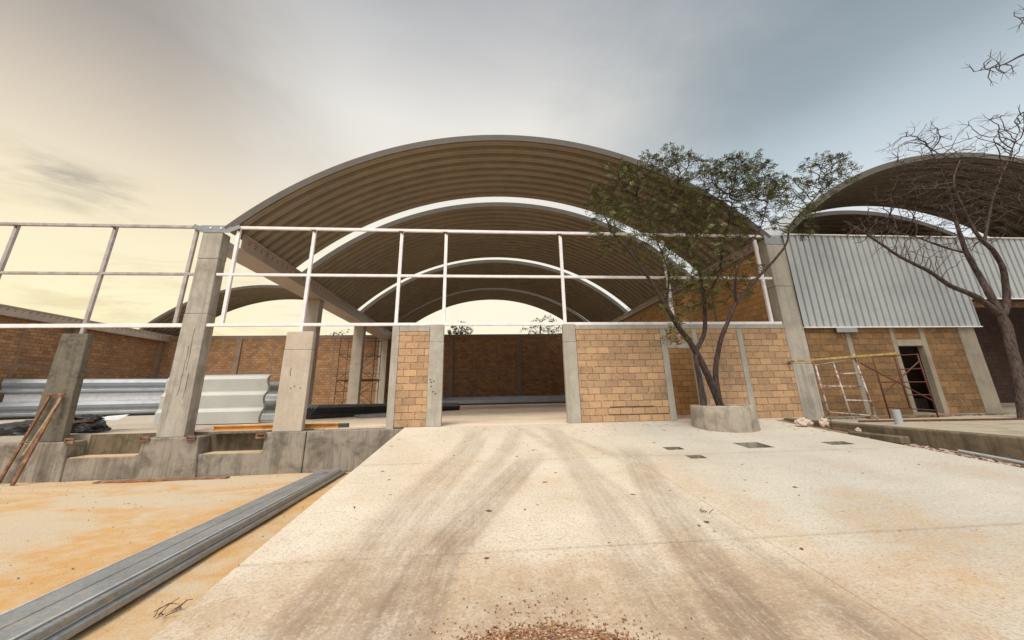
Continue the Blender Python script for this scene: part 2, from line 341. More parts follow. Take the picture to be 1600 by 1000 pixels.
def thing(name, label, cat, loc=(0, 0, 0), group=None):
    o = bpy.data.objects.new(name, None); COL.objects.link(o); o.location = loc; o.empty_display_size = .2
    o['label'] = label; o['category'] = cat
    if group: o['group'] = group
    return o
def tag(o, label, cat, group=None):
    o['label'] = label; o['category'] = cat
    if group: o['group'] = group
    return o
def struct(o): o['kind'] = 'structure'; return o
def stuff(o, label, cat): o['kind'] = 'stuff'; o['label'] = label; o['category'] = cat; return o
def copy_thing(src, label, delta):
    r = src.copy(); COL.objects.link(r); r['label'] = label; r.location = Vector(src.location) + Vector(delta)
    for ch in list(src.children):
        c = ch.copy(); COL.objects.link(c); c.parent = r
        for g in list(ch.children):
            k = g.copy(); COL.objects.link(k); k.parent = c
    return r

S = 0.075                                   # slope of the concrete apron
def zr(y): return S * y
def zy(y): return -1.10 + (-.055) * y if y > -8.46 else max(-3, zr(y))     # yard: -1.10 at the plinth, flush with the apron further out
GY = zy

# ------------------------------------------------------------------ the setting
struct(MB().add([(-900, -900, -1.75), (900, -900, -1.75), (900, 900, -1.75), (-900, 900, -1.75)], [(0, 1, 2, 3)]).build('ground', 'ground'))
# sandy yard left of the apron
mb = MB(); xs = np.concatenate([np.linspace(-60, -14, 14), np.linspace(-13.5, -2.21, 46)]); ys = np.concatenate([np.linspace(-16, -9, 12), np.linspace(-8.46, -.06, 36)])
vs = []; fs = []
for y in ys:
    for x in xs:
        amp = .02 * min(1, abs(-2.2 - x) / .6)
        vs.append((x, y, zy(y) + amp * mnoise.noise(Vector((x * .7, y * .7, 0))) + .35 * amp * mnoise.noise(Vector((x * 3, y * 3, 5))) - .004))
nx = len(xs)
for j in range(len(ys) - 1):
    for i in range(nx - 1): fs.append((j * nx + i, j * nx + i + 1, (j + 1) * nx + i + 1, (j + 1) * nx + i))
struct(mb.add(vs, fs).build('yard', 'yard', smooth=True))

# concrete apron (ramp) with joints, pits and wheel marks
PITS = [(3.80, 4.17, -3.64, -3.39), (5.50, 6.08, -3.71, -3.19), (3.89, 4.21, -4.36, -4.11), (7.41, 7.95, -3.67, -3.36)]
XL, XR, YB = -2.2, 8.80, -14.0
xs = list(np.arange(XL, 4.0, .016)) + list(np.arange(4.0, XR, .08)) + [XR]; ys = list(np.arange(YB, -.02, .07)) + [-.02]
JX, JY = [2.86], [-4.05, -7.42]
def insert(arr, vals, rem=.009):
    a = [v for v in arr if all(abs(v - q) > rem for q in vals)]; return sorted(a + vals)
xs = insert(xs, [p for q in PITS for p in q[:2]] + [2.852, 2.860, 2.868]); ys = insert(ys, [p for q in PITS for p in q[2:]] + [-4.066, -4.050, -4.034, -7.436, -7.420, -7.404])
xs[0] = XL; xs[-1] = XR
xs = np.array(xs); ys = np.array(ys); X, Y = np.meshgrid(xs, ys); Z = S * Y
for q in JX: Z = np.where(np.abs(X - q) < .004, Z - .014, Z)
for q in JY: Z = np.where(np.abs(Y - q) < .004, Z - .05, Z)
rng = np.random.default_rng(4)
def track(pts, hw, soft=.18, y_hi=0, y_lo=-20):
    yy = np.array([p[1] for p in pts][::-1]); xx = np.array([p[0] for p in pts][::-1])
    cxx = np.interp(Y, yy, xx); dd = np.abs(X - cxx)
    w = 1 / (1 + np.exp((dd - hw) / (soft * .14)))
    ph = (X - cxx) / .085; ln = .5 + .28 * np.cos(2 * np.pi * ph + 1.5 * np.sin(Y * 1.3 + hw * 40)) + .22 * np.cos(2 * np.pi * ph * .37 + hw * 90 + .8 * np.sin(Y * .9))
    w = w * (.58 + .42 * ln)
    e = 1 / (1 + np.exp(-(Y - y_lo) / .25)) * 1 / (1 + np.exp((Y - y_hi) / .18))
    return w * e
st = np.zeros_like(X)
for pts, hw, k, yh, yl in [
    ([(1.3, -2.2), (.92, -4.0), (.05, -6.2), (-.45, -7.5), (-.75, -9.5)], .27, .74, -3.85, -20),
    ([(1.0, -.5), (.6, -3), (-.35, -6.4), (-.75, -8), (-.9, -9.5)], .20, .45, -1, -20),
    ([(-.1, -.3), (-.35, -3), (-.95, -6), (-1.25, -8.4), (-1.4, -10)], .22, .55, -.9, -20),
    ([(.2, -.3), (-.1, -3), (-.6, -6), (-.85, -7.5), (-1.0, -10)], .12, .55, -1.8, -20),
    ([(3.1, -3.3), (2.9, -4.2), (2.35, -6.2), (2.05, -7.5), (1.7, -9.5)], .26, .62, -3.55, -20),
    ([(1.9, -1.5), (1.75, -3.5), (1.6, -6), (1.45, -7.5), (1.2, -9.5)], .24, .45, -1, -20),
    ([(1.6, -.3), (2.2, -2.5), (2.6, -4)], .14, .4, -.5, -20),
    ([(1.0, -.2), (1.35, -2), (1.8, -4.5), (2.0, -6.5)], .12, .4, -.5, -20)]:
    st = np.maximum(st, track(pts, hw, .22, yh, yl) * k)
nz = np.vectorize(lambda x, y: mnoise.fractal(Vector((x, y, 0)), 1.0, 2.0, 4))
N1 = nz(X * .55, Y * .55); N2 = nz(X * 1.6 + 9, Y * 1.0)
st = np.clip(st * (.95 + .25 * N2) + (.20 + .45 * N1) * np.clip((-Y - 5.6) / 3, 0, 1) * np.clip((4.2 - X) / 1.6, .25, 1), 0, 1)
oc = np.clip(.55 * np.clip((N1 + .06) * 2.2, 0, 1) * np.clip((-Y - 1) / 7, .05, 1), 0, 1)
oc = np.maximum(oc, .65 * np.exp(-(((X - 3.75) / .7) ** 2 + ((Y + 8.15) / .45) ** 2)) * (.6 + .8 * np.clip(N2 + .4, 0, 1)))
oc = np.maximum(oc, .45 * np.exp(-(((X - 5.2) / 1.9) ** 2 + ((Y + 8.3) / .5) ** 2)))
oc = np.maximum(oc, .35 * np.exp(-(((X - 3.1) / .35) ** 2)) * (Y < -4.5))
co = np.clip(1 / (1 + np.exp(-(X - 3.3) / .5)) * (.85 + .5 * N1), 0, 1)
for q in JY: st = np.maximum(st, .35 * np.exp(-((Y - q) / .018) ** 2))
vs = np.stack([X, Y, Z], -1).reshape(-1, 3); nx, ny = len(xs), len(ys); fs = []
for j in range(ny - 1):
    for i in range(nx - 1):
        mx, my = (xs[i] + xs[i + 1]) / 2, (ys[j] + ys[j + 1]) / 2
        if any(a < mx < b and c < my < e for a, b, c, e in PITS): continue
        fs.append((j * nx + i, j * nx + i + 1, (j + 1) * nx + i + 1, (j + 1) * nx + i))
me = bpy.data.meshes.new('ramp'); me.from_pydata(vs.tolist(), [], fs); me.update()
for nm, arr in (('stain', st), ('ochre', oc), ('cool', co)):
    at = me.attributes.new(nm, 'FLOAT', 'POINT'); at.data.foreach_set('value', arr.reshape(-1).astype(np.float32))
me.materials.append(MAT['ramp']); o = bpy.data.objects.new('apron', me); COL.objects.link(o); struct(o)
# the slab's own edges
mb = MB()
mb.add([(XL, YB, zr(YB)), (XL, -.02, zr(-.02)), (XL, -.02, -1.5), (XL, YB, -1.9)], [(0, 1, 2, 3)])
mb.add([(XR, YB, zr(YB)), (XR, -.02, zr(-.02)), (XR, -.02, -.6), (XR, YB, zr(YB) - .5)], [(0, 3, 2, 1)])
struct(mb.build('apron_edge', 'conc_plinth'))
pl = ['square open pit nearest the planter centre, left one of the pair by the slab joint', 'largest open pit in the concrete, in front of the planter', 'small open pit just below the slab joint, nearest the camera of the four', 'open pit furthest right in the concrete, near the kerb']
pl[0] = 'small open pit just above the slab joint, left of the largest pit'
for (a, b, c, e), lb in zip(PITS, pl):
    mb = MB(); z1 = zr((c + e) / 2); dp = .42; k = .0
    mb.add([(a, c, zr(c)), (b, c, zr(c)), (b, e, zr(e)), (a, e, zr(e)), (a, c, z1 - dp), (b, c, z1 - dp), (b, e, z1 - dp), (a, e, z1 - dp)],
           [(0, 1, 5, 4), (1, 2, 6, 5), (2, 3, 7, 6), (3, 0, 4, 7), (4, 5, 6, 7)])
    tag(mb.build('open_pit', 'conc_plinth'), lb, 'pit', 'open pits in the concrete apron')

# interior floors, right pavement, ditch
struct(MB().box(-27, -8.4, .5, 26, -1.4, 0).build('floor', 'floor_bay')); struct(MB().box(-8.4, -2.2, .5, 26, -1.4, 0).box(-2.2, 10.2, .0, 26, -1.4, 0).build('floor', 'floor')); struct(MB().box(10.2, 29.8, .0, 26, -1.4, 0).build('floor', 'conc_right'))
mb = MB(); mb.box(9.62, 60, -16, -.0, -1.6, -.07); struct(mb.build('pavement', 'pave'))
mb = MB(); vs = []; fs = []
ysd = np.linspace(-14, -.02, 60); xsd = np.linspace(8.80, 9.4, 6)
for y in ysd:
    for x in xsd: vs.append((x, y, zr(y) - .05 - .05 * math.sin((x - 8.8) / .6 * 3.1) + .04 * mnoise.noise(Vector((x * 6, y * 6, 1)))))
for j in range(59):
    for i in range(5): fs.append((j * 6 + i, j * 6 + i + 1, j * 6 + 7 + i, j * 6 + 6 + i))
struct(mb.add(vs, fs).build('ditch', 'dirt', smooth=True))

# ------------------------------------------------------------------ plinth on the left
r0 = random.Random(3)
def rough(mb, amp=.012, seed=0):
    mb.v = [tuple(Vector(v) + Vector([amp * mnoise.noise(Vector(v) * 2.3 + Vector((seed + 7 * k, 0, 0))) for k in range(3)])) for v in mb.v]; return mb
def grid_box(mb, x0, x1, y0, y1, z0, z1, n=10):
    for i in range(n):
        a, b = x0 + (x1 - x0) * i / n, x0 + (x1 - x0) * (i + 1) / n
        mb.box(a, b, y0, y1, z0, z1)
    return mb
pt = thing('plinth_wall', 'stained grey concrete plinth wall with two open recesses along the left yard', 'plinth', (-8, 0, -1.1))
MB().box(-27, -11.0, -.02, .5, -1.5, -.16).build('grade_beam', 'conc_plinth', pt, .02)
MB().box(-10.98, -2.22, -.0, .5, -1.5, -.55).build('grade_beam', 'conc_plinth', pt, .02)
MB().taper((-12.3, -10.9, -.06, .45), (-12.1, -10.95, -.05, .45), -1.5, -.14).build('pedestal', 'conc_plinth', pt, .025)
MB().taper((-9.25, -7.55, -.06, .45), (-9.12, -7.72, -.05, .45), -1.5, -.10).build('pedestal', 'conc_plinth', pt, .025)
MB().taper((-6.02, -4.9, -.06, .45), (-5.98, -4.9, -.05, .45), -1.5, -.03).build('pedestal', 'conc_plinth', pt, .025)
MB().box(-10.88, -9.27, .01, .45, -.552, -.535).build('ledge_sand', 'yard', pt); MB().box(-7.53, -6.04, .01, .45, -.552, -.535).build('ledge_sand', 'yard', pt)
MB().box(-7.6, -5.99, .12, .50, -.055, -.008).build('slab_lip', 'conc_dark', pt, .008)
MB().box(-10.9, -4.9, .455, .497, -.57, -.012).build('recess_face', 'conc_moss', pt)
MB().box(-4.88, -2.23, -.03, .49, -1.5, -.03).build('end_block', 'conc_plinth', pt, .02)
for a, b in ((-9.16, -8.95), (-7.98, -7.78), (-6.18, -5.95), (-11.0, -10.8)):
    mb = MB()
    for z in (-.16, -.06): mb.bar((a, -.09, z), (b, -.09, z), .035, .035)
    mb.bar((a, -.09, -.18), (a, -.09, -.04), .033, .033); mb.bar((b, -.09, -.18), (b, -.09, -.04), .033, .033)
    mb.build('form_stub', 'rustwood', pt)
tag(MB().box(-9.6, -6.5, -.62, -.42, zy(-.5) - .01, zy(-.5) + .035).build('timber_board', 'rustwood', None, .01), 'long thin dark board lying on the ground along the foot of the plinth', 'board')

# ------------------------------------------------------------------ columns
def column(name, label, x0, x1, y0, y1, z0, z1, mat, seams=(), cat='column', group=None, taper=0.0):
    p = thing(name, label, cat, ((x0 + x1) / 2, (y0 + y1) / 2, z0), group)
    zs = [z0] + list(seams) + [z1]; mb = MB()
    for i in range(len(zs) - 1):
        e = .007 * (i % 2); f0 = taper * (1 - (zs[i] - z0) / (z1 - z0)); f1 = taper * (1 - (zs[i + 1] - z0) / (z1 - z0))
        mb.taper((x0 + e - f0 * .3, x1 - e + f0, y0 + e, y1 - e), (x0 + e - f1 * .3, x1 - e + f1, y0 + e, y1 - e), zs[i] + (.004 if i else 0), zs[i + 1])
    mb.build('shaft', mat, p, .018)
    return p
GF = 'concrete columns along the front'
cT = column('concrete_column', 'tall grey concrete column rising to the left gutter beam, streaked with dark cracks', -8.83, -8.23, 0, .38, -.1, 6.0, 'conc_tall', (3.35, 5.1), group=GF, taper=.1)
for a, z0_, z1_ in ((-8.52, 1.0, 2.4), (-8.45, 1.7, 2.9), (-8.36, .9, 1.6)):
    q = [(a + .03 * mnoise.noise(Vector((z_ * 3, a, 0))), -.001, z_) for z_ in np.linspace(z0_, z1_, 18)]
    MB().poly(q, [.004 + .006 * abs(mnoise.noise(Vector((z_[2] * 5, a, 3)))) for z_ in q], 4).build('crack', 'slot', cT)
# bracket plate on the column head
mb = MB(); mb.box(-8.9, -8.02, -.015, .0, 5.98, 6.22); mb.box(-8.9, -8.02, .0, .36, 6.205, 6.22)
mb.bar((-9.15, -.01, 6.2), (-8.85, -.01, 6.06), .012, .14, (0, 0, 1)); mb.bar((-7.75, -.01, 6.2), (-8.05, -.01, 6.06), .012, .14, (0, 0, 1))
mb.build('bracket', 'galv', cT)
for x in (-8.62, -8.3): MB().tube((x, -.03, 6.13), (x, -.005, 6.13), .03, 8).build('bolt', 'paint', cT)
cR = column('concrete_column', 'tall concrete column between the block wall and the grey cladding', 10.14, 10.84, 0, .4, -.35, 6.08, 'conc_post', (1.65, 4.3), group=GF)
MB().box(10.1, 10.9, -.012, .0, 5.86, 6.2).build('bracket', 'galv', cR)
MB().box(10.2, 10.78, -.004, .0, -.3, 1.62).build('render_patch', 'conc_tall', cR)
st1 = column('stub_column', 'short dark stained concrete column with a rusty trestle leaning on it', -12.0, -11.3, 0, .19, -.14, 2.77, 'conc_dark', (), group='short concrete columns on the plinth', taper=.12)
st2 = column('stub_column', 'short cream concrete column on the plinth beside the orange bar', -5.84, -5.05, 0, .2, -.03, 2.8, 'conc_cream', (2.25,), group='short concrete columns on the plinth')
MB().poly([(-5.52 + .05 * math.cos(a), -.002, 1.62 + .14 * math.sin(a)) for a in np.linspace(2.2, 4.6, 8)], [.006] * 8, 5).build('pencil_mark', 'slot', st2)
for x, z in ((-5.5, 1.15), (-5.23, 1.15), (-5.4, 1.2)): MB().tube((x, -.006, z), (x, .01, z), .018, 6).build('hole', 'slot', st2)
iL = ['interior concrete column under the left gutter beam, nearest the camera', 'interior concrete column in front of the steel scaffold', 'interior concrete column in the far left corner of the nave']
for y, lb in zip((7.3, 14.6, 21.3), iL):
    column('concrete_column', lb, -8.75, -8.05, y - .25, y + .25, 0, 5.56, 'conc_inner', (2.9,), group='interior columns under the gutter beams')
for y, lb in zip((7.3, 14.6), ['concrete column set in the right nave wall, nearer one', 'concrete column set in the right nave wall, farther one']):
    column('concrete_column', lb, 9.99, 10.6, y - .25, y + .25, 0, 5.5, 'conc_inner', (2.9,), group='interior columns under the gutter beams')

# gutter beams
def gutter(label, x0, x1, inner, zb=5.56):
    p = thing('gutter_beam', label, 'beam', ((x0 + x1) / 2, 0, zb - .01), 'gutter beams along the nave')
    zt = 6.10; s = 1 if inner == 'right' else -1; xi, xo = (x1, x0) if s > 0 else (x0, x1)
    mb = MB(); mb.box(x0, x1, .42, 24.3, zb, zb + .03)
    mb.box(min(xi, xi - s * .04), max(xi, xi - s * .04), .42, 24.3, zb + .03, zt); mb.box(min(xo, xo + s * .04), max(xo, xo + s * .04), .42, 24.3, zb + .03, zt)
    mb.box(min(xi, xi + s * .05), max(xi, xi + s * .05), .42, 24.3, zt - .05, zt + .02); mb.box(min(xi, xi + s * .04), max(xi, xi + s * .04), .42, 24.3, zb - .01, zb + .06)
    mb.build('trough', 'gutter', p, .008)
    mb = MB()
    for k in range(64):
        y = .7 + k * .36
        for dz, yo in ((.0, 0), (.09, .03)):
            xa = xi + s * .003; mb.box(min(xi, xa), max(xi, xa), y + yo, y + yo + .11, 5.86 + dz, 5.89 + dz)
    sl = mb.build('slot', 'slot', p); sl['kind'] = 'stuff'
    return p
gutter('steel gutter beam with punched slots along the left side of the nave', -8.75, -7.86, 'right')
gutter('steel gutter beam along the right side of the nave, half hidden by the leafy tree', 10.06, 10.9, 'left', 5.80)
gutter('steel gutter along the top of the far left boundary wall', -27.2, -26.45, 'right')

# ------------------------------------------------------------------ vaulted roofs
HALF, ZS, ZA = 9.3, 6.16, 10.03
RR = (HALF ** 2 + (ZA - ZS) ** 2) / (2 * (ZA - ZS)); ZC = ZA - RR; TH = math.asin(HALF / RR)
def vault(label, cx, segs, name='vaulted_roof', mat='roof'):
    p = thing(name, label, 'roof', (cx, segs[0][0], ZS), 'arched sheet roofs')
    NA = 72; PT = .47
    for (ya, yb, skew, dr) in segs:
        n = max(1, round((yb - ya) / PT)); pit = (yb - ya) / n; prof = []
        for k in range(n):
            for q in range(8): 
                u = q / 8; prof.append((ya + (k + u) * pit, (0, -.015, -.17, -.20, -.175, -.20, -.17, -.015)[q]))
        prof.append((yb, 0.0))
        vs = []; fs = []; m = len(prof)
        for a in range(NA + 1):
            th = -TH + 2 * TH * a / NA
            for (y, h) in prof:
                r = RR + h + dr; vs.append((cx + r * math.sin(th), y + skew * math.sin(th) / math.sin(TH), ZC + r * math.cos(th)))
        for a in range(NA):
            for k in range(m - 1): fs.append((a * m + k, (a + 1) * m + k, (a + 1) * m + k + 1, a * m + k + 1))
        sg = MB().add(vs, fs).build('roof_segment', mat, p)
        cen = Vector((cx, 0, ZC)); ov = [tuple(Vector(v) + Vector((v[0] - cx, 0, v[2] - ZC)).normalized() * .012) for v in vs]
        MB().add(ov, fs).build('outer_skin', 'clad', sg)
        vs = []; fs = []      # front flange of the first sheet
        for a in range(NA + 1):
            th = -TH + 2 * TH * a / NA; ys_ = ya + skew * math.sin(th) / math.sin(TH)
            for (dy_, h) in ((-.01, .02), (-.03, .0), (.0, -.21), (.03, -.21), (.02, .02)):
                r = RR + h + dr; vs.append((cx + r * math.sin(th), ys_ + dy_, ZC + r * math.cos(th)))
        for a in range(NA):
            for k in range(5): fs.append((a * 5 + k, (a + 1) * 5 + k, (a + 1) * 5 + (k + 1) % 5, a * 5 + (k + 1) % 5))
        MB().add(vs, fs).build('edge_flange', 'lip', sg, smooth=False)
    return p
CX = 1.08
vault('large arched roof of ribbed sheet over the middle nave, open in front', CX, [(0.0, 4.25, 0, 0), (5.0, 12.4, 0, 0), (13.25, 20.05, 0, 0), (20.35, 24.3, .2, -.02)])
vault('arched roof on the right above the grey cladding, behind the bare tree', CX + 18.95, [(0.0, 4.3, 0, 0), (5.0, 12.4, 0, 0), (12.5, 20.05, 0, 0), (20.1, 24.3, 0, 0)], mat='roof_shaded')
vault('lone far arched roof strip at the back of the open left bay', CX - 19.2, [(20.0, 24.4, 0, 0)])

# ------------------------------------------------------------------ back and side walls
def wall_y(label, x0, x1, y, h, mat, thick, thin, bandz=2.9, name='block_wall', pm='conc_band', th=.2):
    p = thing(name, label, 'wall', ((x0 + x1) / 2, y, 0), 'block walls')
    MB().box(x0, x1, y, y + th, 0, h - .3).build('masonry', mat, p)
    MB().box(x0, x1, y - .02, y + th + .02, h - .3, h).build('cap_beam', pm, p, .01)
    MB().box(x0, x1, y - .008, y, bandz - .07, bandz + .07).build('tie_beam', pm, p)
    for x in thick: MB().box(x - .22, x + .22, y - .12, y + .0, 0, h - .3).build('pilaster', pm, p, .01)
    for x in thin: MB().box(x - .06, x + .06, y - .014, y, 0, h - .3).build('tie_column', pm, p)
    return p
def wall_x(label, y0, y1, x, h, mat, thick, thin, side, bandz=2.9, pm='conc_band', th=.2, capz=.3):
    p = thing('block_wall', label, 'wall', (x, (y0 + y1) / 2, 0), 'block walls')
    s = side; bx = lambda a, b: (min(a, b), max(a, b))
    MB().box(*bx(x, x - s * th), y0, y1, 0, h - capz).build('masonry', mat, p)
    MB().box(*bx(x + s * .02, x - s * (th + .02)), y0, y1, h - capz, h).build('cap_beam', pm, p, .01)
    MB().box(*bx(x + s * .008, x), y0, y1, bandz - .07, bandz + .07).build('tie_beam', pm, p)
    for y in thick: MB().box(*bx(x + s * .12, x), y - .22, y + .22, 0, h - .3).build('pilaster', pm, p, .01)
    for y in thin: MB().box(*bx(x + s * .014, x), y - .06, y + .06, 0, h - .3).build('tie_column', pm, p)
    return p
wall_y('long brown block wall across the back of the nave and left bay', -26.8, 10.2, 22.0, 6.05, 'block_back', (-20.7, -14.8, -8.6, -2.72, 3.33, 9.4), (-23.8, -17.86, -12.84, -10.8, -6.6, -4.7, -.66, 1.34, 5.27, 7.3))
wall_x('brown block wall along the far left edge of the open bay', -8, 22.0, -26.8, 6.0, 'block_back', (21.7, 15.0, 7.5), (12.3, 17.16, 19.65, 9.5, 4), 1)
wall_x('ochre block wall along the right side of the nave under the gutter', .4, 22.0, 10.12, 5.78, 'block_side', (), (3.5, 11, 18), -1, pm='conc_band', capz=.12)
wall_y('dark block wall at the back of the right bay', 10.2, 29.6, 22.0, 5.9, 'block_shaded', (16, 22), (13, 19, 25))
wall_x('dark block wall closing the far right of the right bay', 3.6, 22, 29.6, 5.9, 'block_shaded', (), (9, 15), -1)
wall_y('dark reddish block wall deep in the recess behind the bare tree', 17.3, 29.4, 5.2, 5.9, 'block_shaded', (), (), pm='block_shaded', th=.2)
wall_x('dark return wall at the left side of the recess behind the bare tree', .18, 5.2, 17.22, 5.9, 'block_shaded', (), (), 1, pm='block_shaded')

# ------------------------------------------------------------------ front walls
pr = thing('block_pier', 'narrow tan block pier left of the entrance, framed in concrete', 'pier', (-1.95, 0, 0))
MB().box(-2.52, -1.61, .012, .16, 0, 2.78).build('masonry', 'block_front', pr)
MB().taper((-2.74, -2.525, 0, .18), (-2.74, -2.525, 0, .18), -.12, 2.95).build('tie_column', 'conc_post', pr, .012)
mb = MB(); mb.box(-1.605, -1.17, 0, .2, -.03, 2.45); mb.box(-1.60, -1.175, .006, .2, 2.455, 3.0); mb.build('door_post', 'conc_post', pr, .014)
MB().box(-2.52, -1.61, .0, .17, 2.785, 2.95).build('cap_beam', 'conc_post', pr, .012)
for x, z in ((-1.5, 1.25), (-1.42, 1.28), (-1.5, 1.13), (-1.43, .98), (-1.36, .92), (-1.53, 1.33)): MB().tube((x, -.004, z), (x, .01, z), .022, 7).build('hole', 'slot', pr)

fw = thing('block_wall', 'tan block front wall right of the entrance with a narrow doorway behind the planter', 'wall', (6.4, 0, 0), 'block walls')
mb = MB(); mb.box(2.58, 2.99, 0, .2, -.03, 2.42); mb.box(2.586, 2.984, .006, .2, 2.425, 3.0); mb.build('door_post', 'conc_post', fw, .014)
mb = MB(); mb.box(3.0, 5.77, .012, .16, -.02, 2.82); mb.box(5.99, 6.83, .012, .16, 2.4, 2.82); mb.box(7.02, 8.40, .012, .16, -.05, 2.82); mb.box(8.60, 10.13, .012, .16, -.06, 2.82)
mb.build('masonry', 'block_front', fw)
for a, b in ((5.78, 5.98), (6.84, 7.01), (8.41, 8.59)):
    MB().box(a, b, 0, .18, -.1, 2.82).build('tie_column', 'conc_post', fw, .012)
MB().box(5.985, 6.835, .0, .18, 2.2, 2.395).build('lintel', 'conc_post', fw, .01)
MB().box(2.99, 10.13, -.004, .18, 2.825, 2.965).build('cap_beam', 'conc_post', fw, .012)
mb = MB(); mb.box(3.9, 5.3, .002, .012, .425, .445); mb.box(3.85, 5.72, .002, .012, .205, .222); mb.build('repair_groove', 'slot', fw)
MB().box(8.6, 10.12, -.05, .16, -.75, -.07).build('footing', 'footing', fw, .03)
# inner jamb of the doorway and a partition seen through it
tag(MB().box(5.85, 8.7, 2.4, 2.55, 0, 2.75).build('partition_wall', 'block_side'), 'ochre partition wall seen through the narrow doorway', 'wall')

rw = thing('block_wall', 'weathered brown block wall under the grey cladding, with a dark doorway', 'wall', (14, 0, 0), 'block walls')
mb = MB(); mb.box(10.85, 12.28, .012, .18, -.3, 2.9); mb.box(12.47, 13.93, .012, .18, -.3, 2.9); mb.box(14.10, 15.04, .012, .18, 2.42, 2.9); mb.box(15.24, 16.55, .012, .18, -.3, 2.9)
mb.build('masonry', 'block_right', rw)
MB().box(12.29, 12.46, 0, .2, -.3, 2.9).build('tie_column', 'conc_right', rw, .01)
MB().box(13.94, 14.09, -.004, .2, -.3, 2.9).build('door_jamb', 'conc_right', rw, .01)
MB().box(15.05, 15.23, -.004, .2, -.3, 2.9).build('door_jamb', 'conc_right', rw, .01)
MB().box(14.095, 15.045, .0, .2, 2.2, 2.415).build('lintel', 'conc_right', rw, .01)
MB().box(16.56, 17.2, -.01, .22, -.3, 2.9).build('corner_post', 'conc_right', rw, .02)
# cladding (trapezoid ribs) over the right bay
def cladding(label, x0, x1, z0, z1, y):
    p = thing('cladding_panel', label, 'cladding', ((x0 + x1) / 2, y, z0), 'sheet cladding over the right bay')
    prof = []; x = x0; pt = .254
    while x < x1 - .01:
        for u, h in ((0, 0), (.70, 0), (.75, .05), (.86, .05), (.91, -.018), (.96, -.018)):
            if x + u * pt <= x1: prof.append((x + u * pt, y + h))
        x += pt
    prof.append((x1, y)); back = [(a, b + .012) for a, b in prof[::-1]]
    loop = prof + back; n = len(loop); vs = [(a, b, z) for z in (z0, z1) for a, b in loop]; m = len(prof); fs = []
    for k in range(n): fs.append((k, (k + 1) % n, n + (k + 1) % n, n + k))
    for k in range(m - 1):
        fs.append((k, k + 1, n - 2 - k, n - 1 - k)); fs.append((n + k, n + k + 1, 2 * n - 2 - k, 2 * n - 1 - k))
    MB().add(vs, fs).build('sheet', 'clad', p)
    MB().box(x0, x1, y - .05, y + .066, z1, z1 + .03).build('top_trim', 'paint', p)
    MB().box(x0, x1, y - .046, y + .062, z0 - .03, z0).build('bottom_trim', 'paint', p)
    return p
cladding('pale grey ribbed sheet cladding above the dark doorway', 10.79, 17.42, 2.85, 6.2, -.07)
cladding('pale grey ribbed sheet cladding higher over the recess behind the bare tree', 17.43, 29.5, 3.86, 6.2, -.07)
tag(MB().box(11.88, 12.64, -.12, -.105, 2.66, 2.82).add([(11.88, -.12, 2.82), (12.64, -.12, 2.82), (12.64, -.02, 2.86), (11.88, -.02, 2.86)], [(0, 1, 2, 3)]).build('flashing_plate', 'galv'), 'small grey metal plate hanging below the edge of the cladding', 'plate')
tag(MB().box(17.5, 29.3, .25, .4, 3.62, 3.82).build('timber_beam', 'rustwood', None, .01), 'brown beam under the high cladding over the recess', 'beam')

# ------------------------------------------------------------------ primed steel frames above the front
def frame(label, x0, x1, posts, rails, mats=('paint', 'paint', 'paint', 'paint')):
    p = thing('post_and_rail_framework', label, 'steelwork', ((x0 + x1) / 2, .08, 3.0), 'white steel frames above the front')
    for i, (z, a, b, w) in enumerate(rails): MB().bar((a, .08, z), (b, .08, z), .09, w).build('rail', mats[i + 1], p, .008)
    for x, z0, z1, lean in posts: MB().bar((x + lean, .08, z0), (x, .08, z1), .10, .085, (0, 1, 0)).build('post', mats[0], p, .008)
    for x, z0, z1, lean in posts: MB().prism([(0, 0), (.16, 0), (0, -.12)], (x + .045, .10, z1), (x + .045, .02, z1)).build('gusset', 'rust', p)
    return p
frame('white steel frame standing free to the left of the tall column', -21, -8.9,
      [(-19.8, 3.0, 6.15, 0), (-17.1, 3.0, 6.15, 0), (-14.28, 3.0, 6.15, -.05), (-11.48, 2.77, 6.15, -.06), (-9.07, 3.06, 6.15, -.02)],
      [(6.19, -21, -8.95, .09), (4.61, -21, -8.84, .08), (3.01, -21, -8.84, .11)], ('primer_backlit', 'primer_backlit', 'primer_backlit', 'paint'))
frame('white steel frame spanning the nave front above the entrance', -7.95, 10.12,
      [(-7.8, 3.05, 6.15, .03), (-5.46, 2.8, 6.15, 0), (-2.66, 3.05, 6.15, 0), (-1.2, 3.05, 6.15, 0), (2.68, 3.05, 6.15, 0), (6.33, 3.05, 6.15, 0), (9.78, 3.05, 6.15, 0)],
      [(6.19, -8.0, 10.12, .09), (4.6, -8.2, 10.12, .08), (3.015, -8.2, 10.12, .09)])

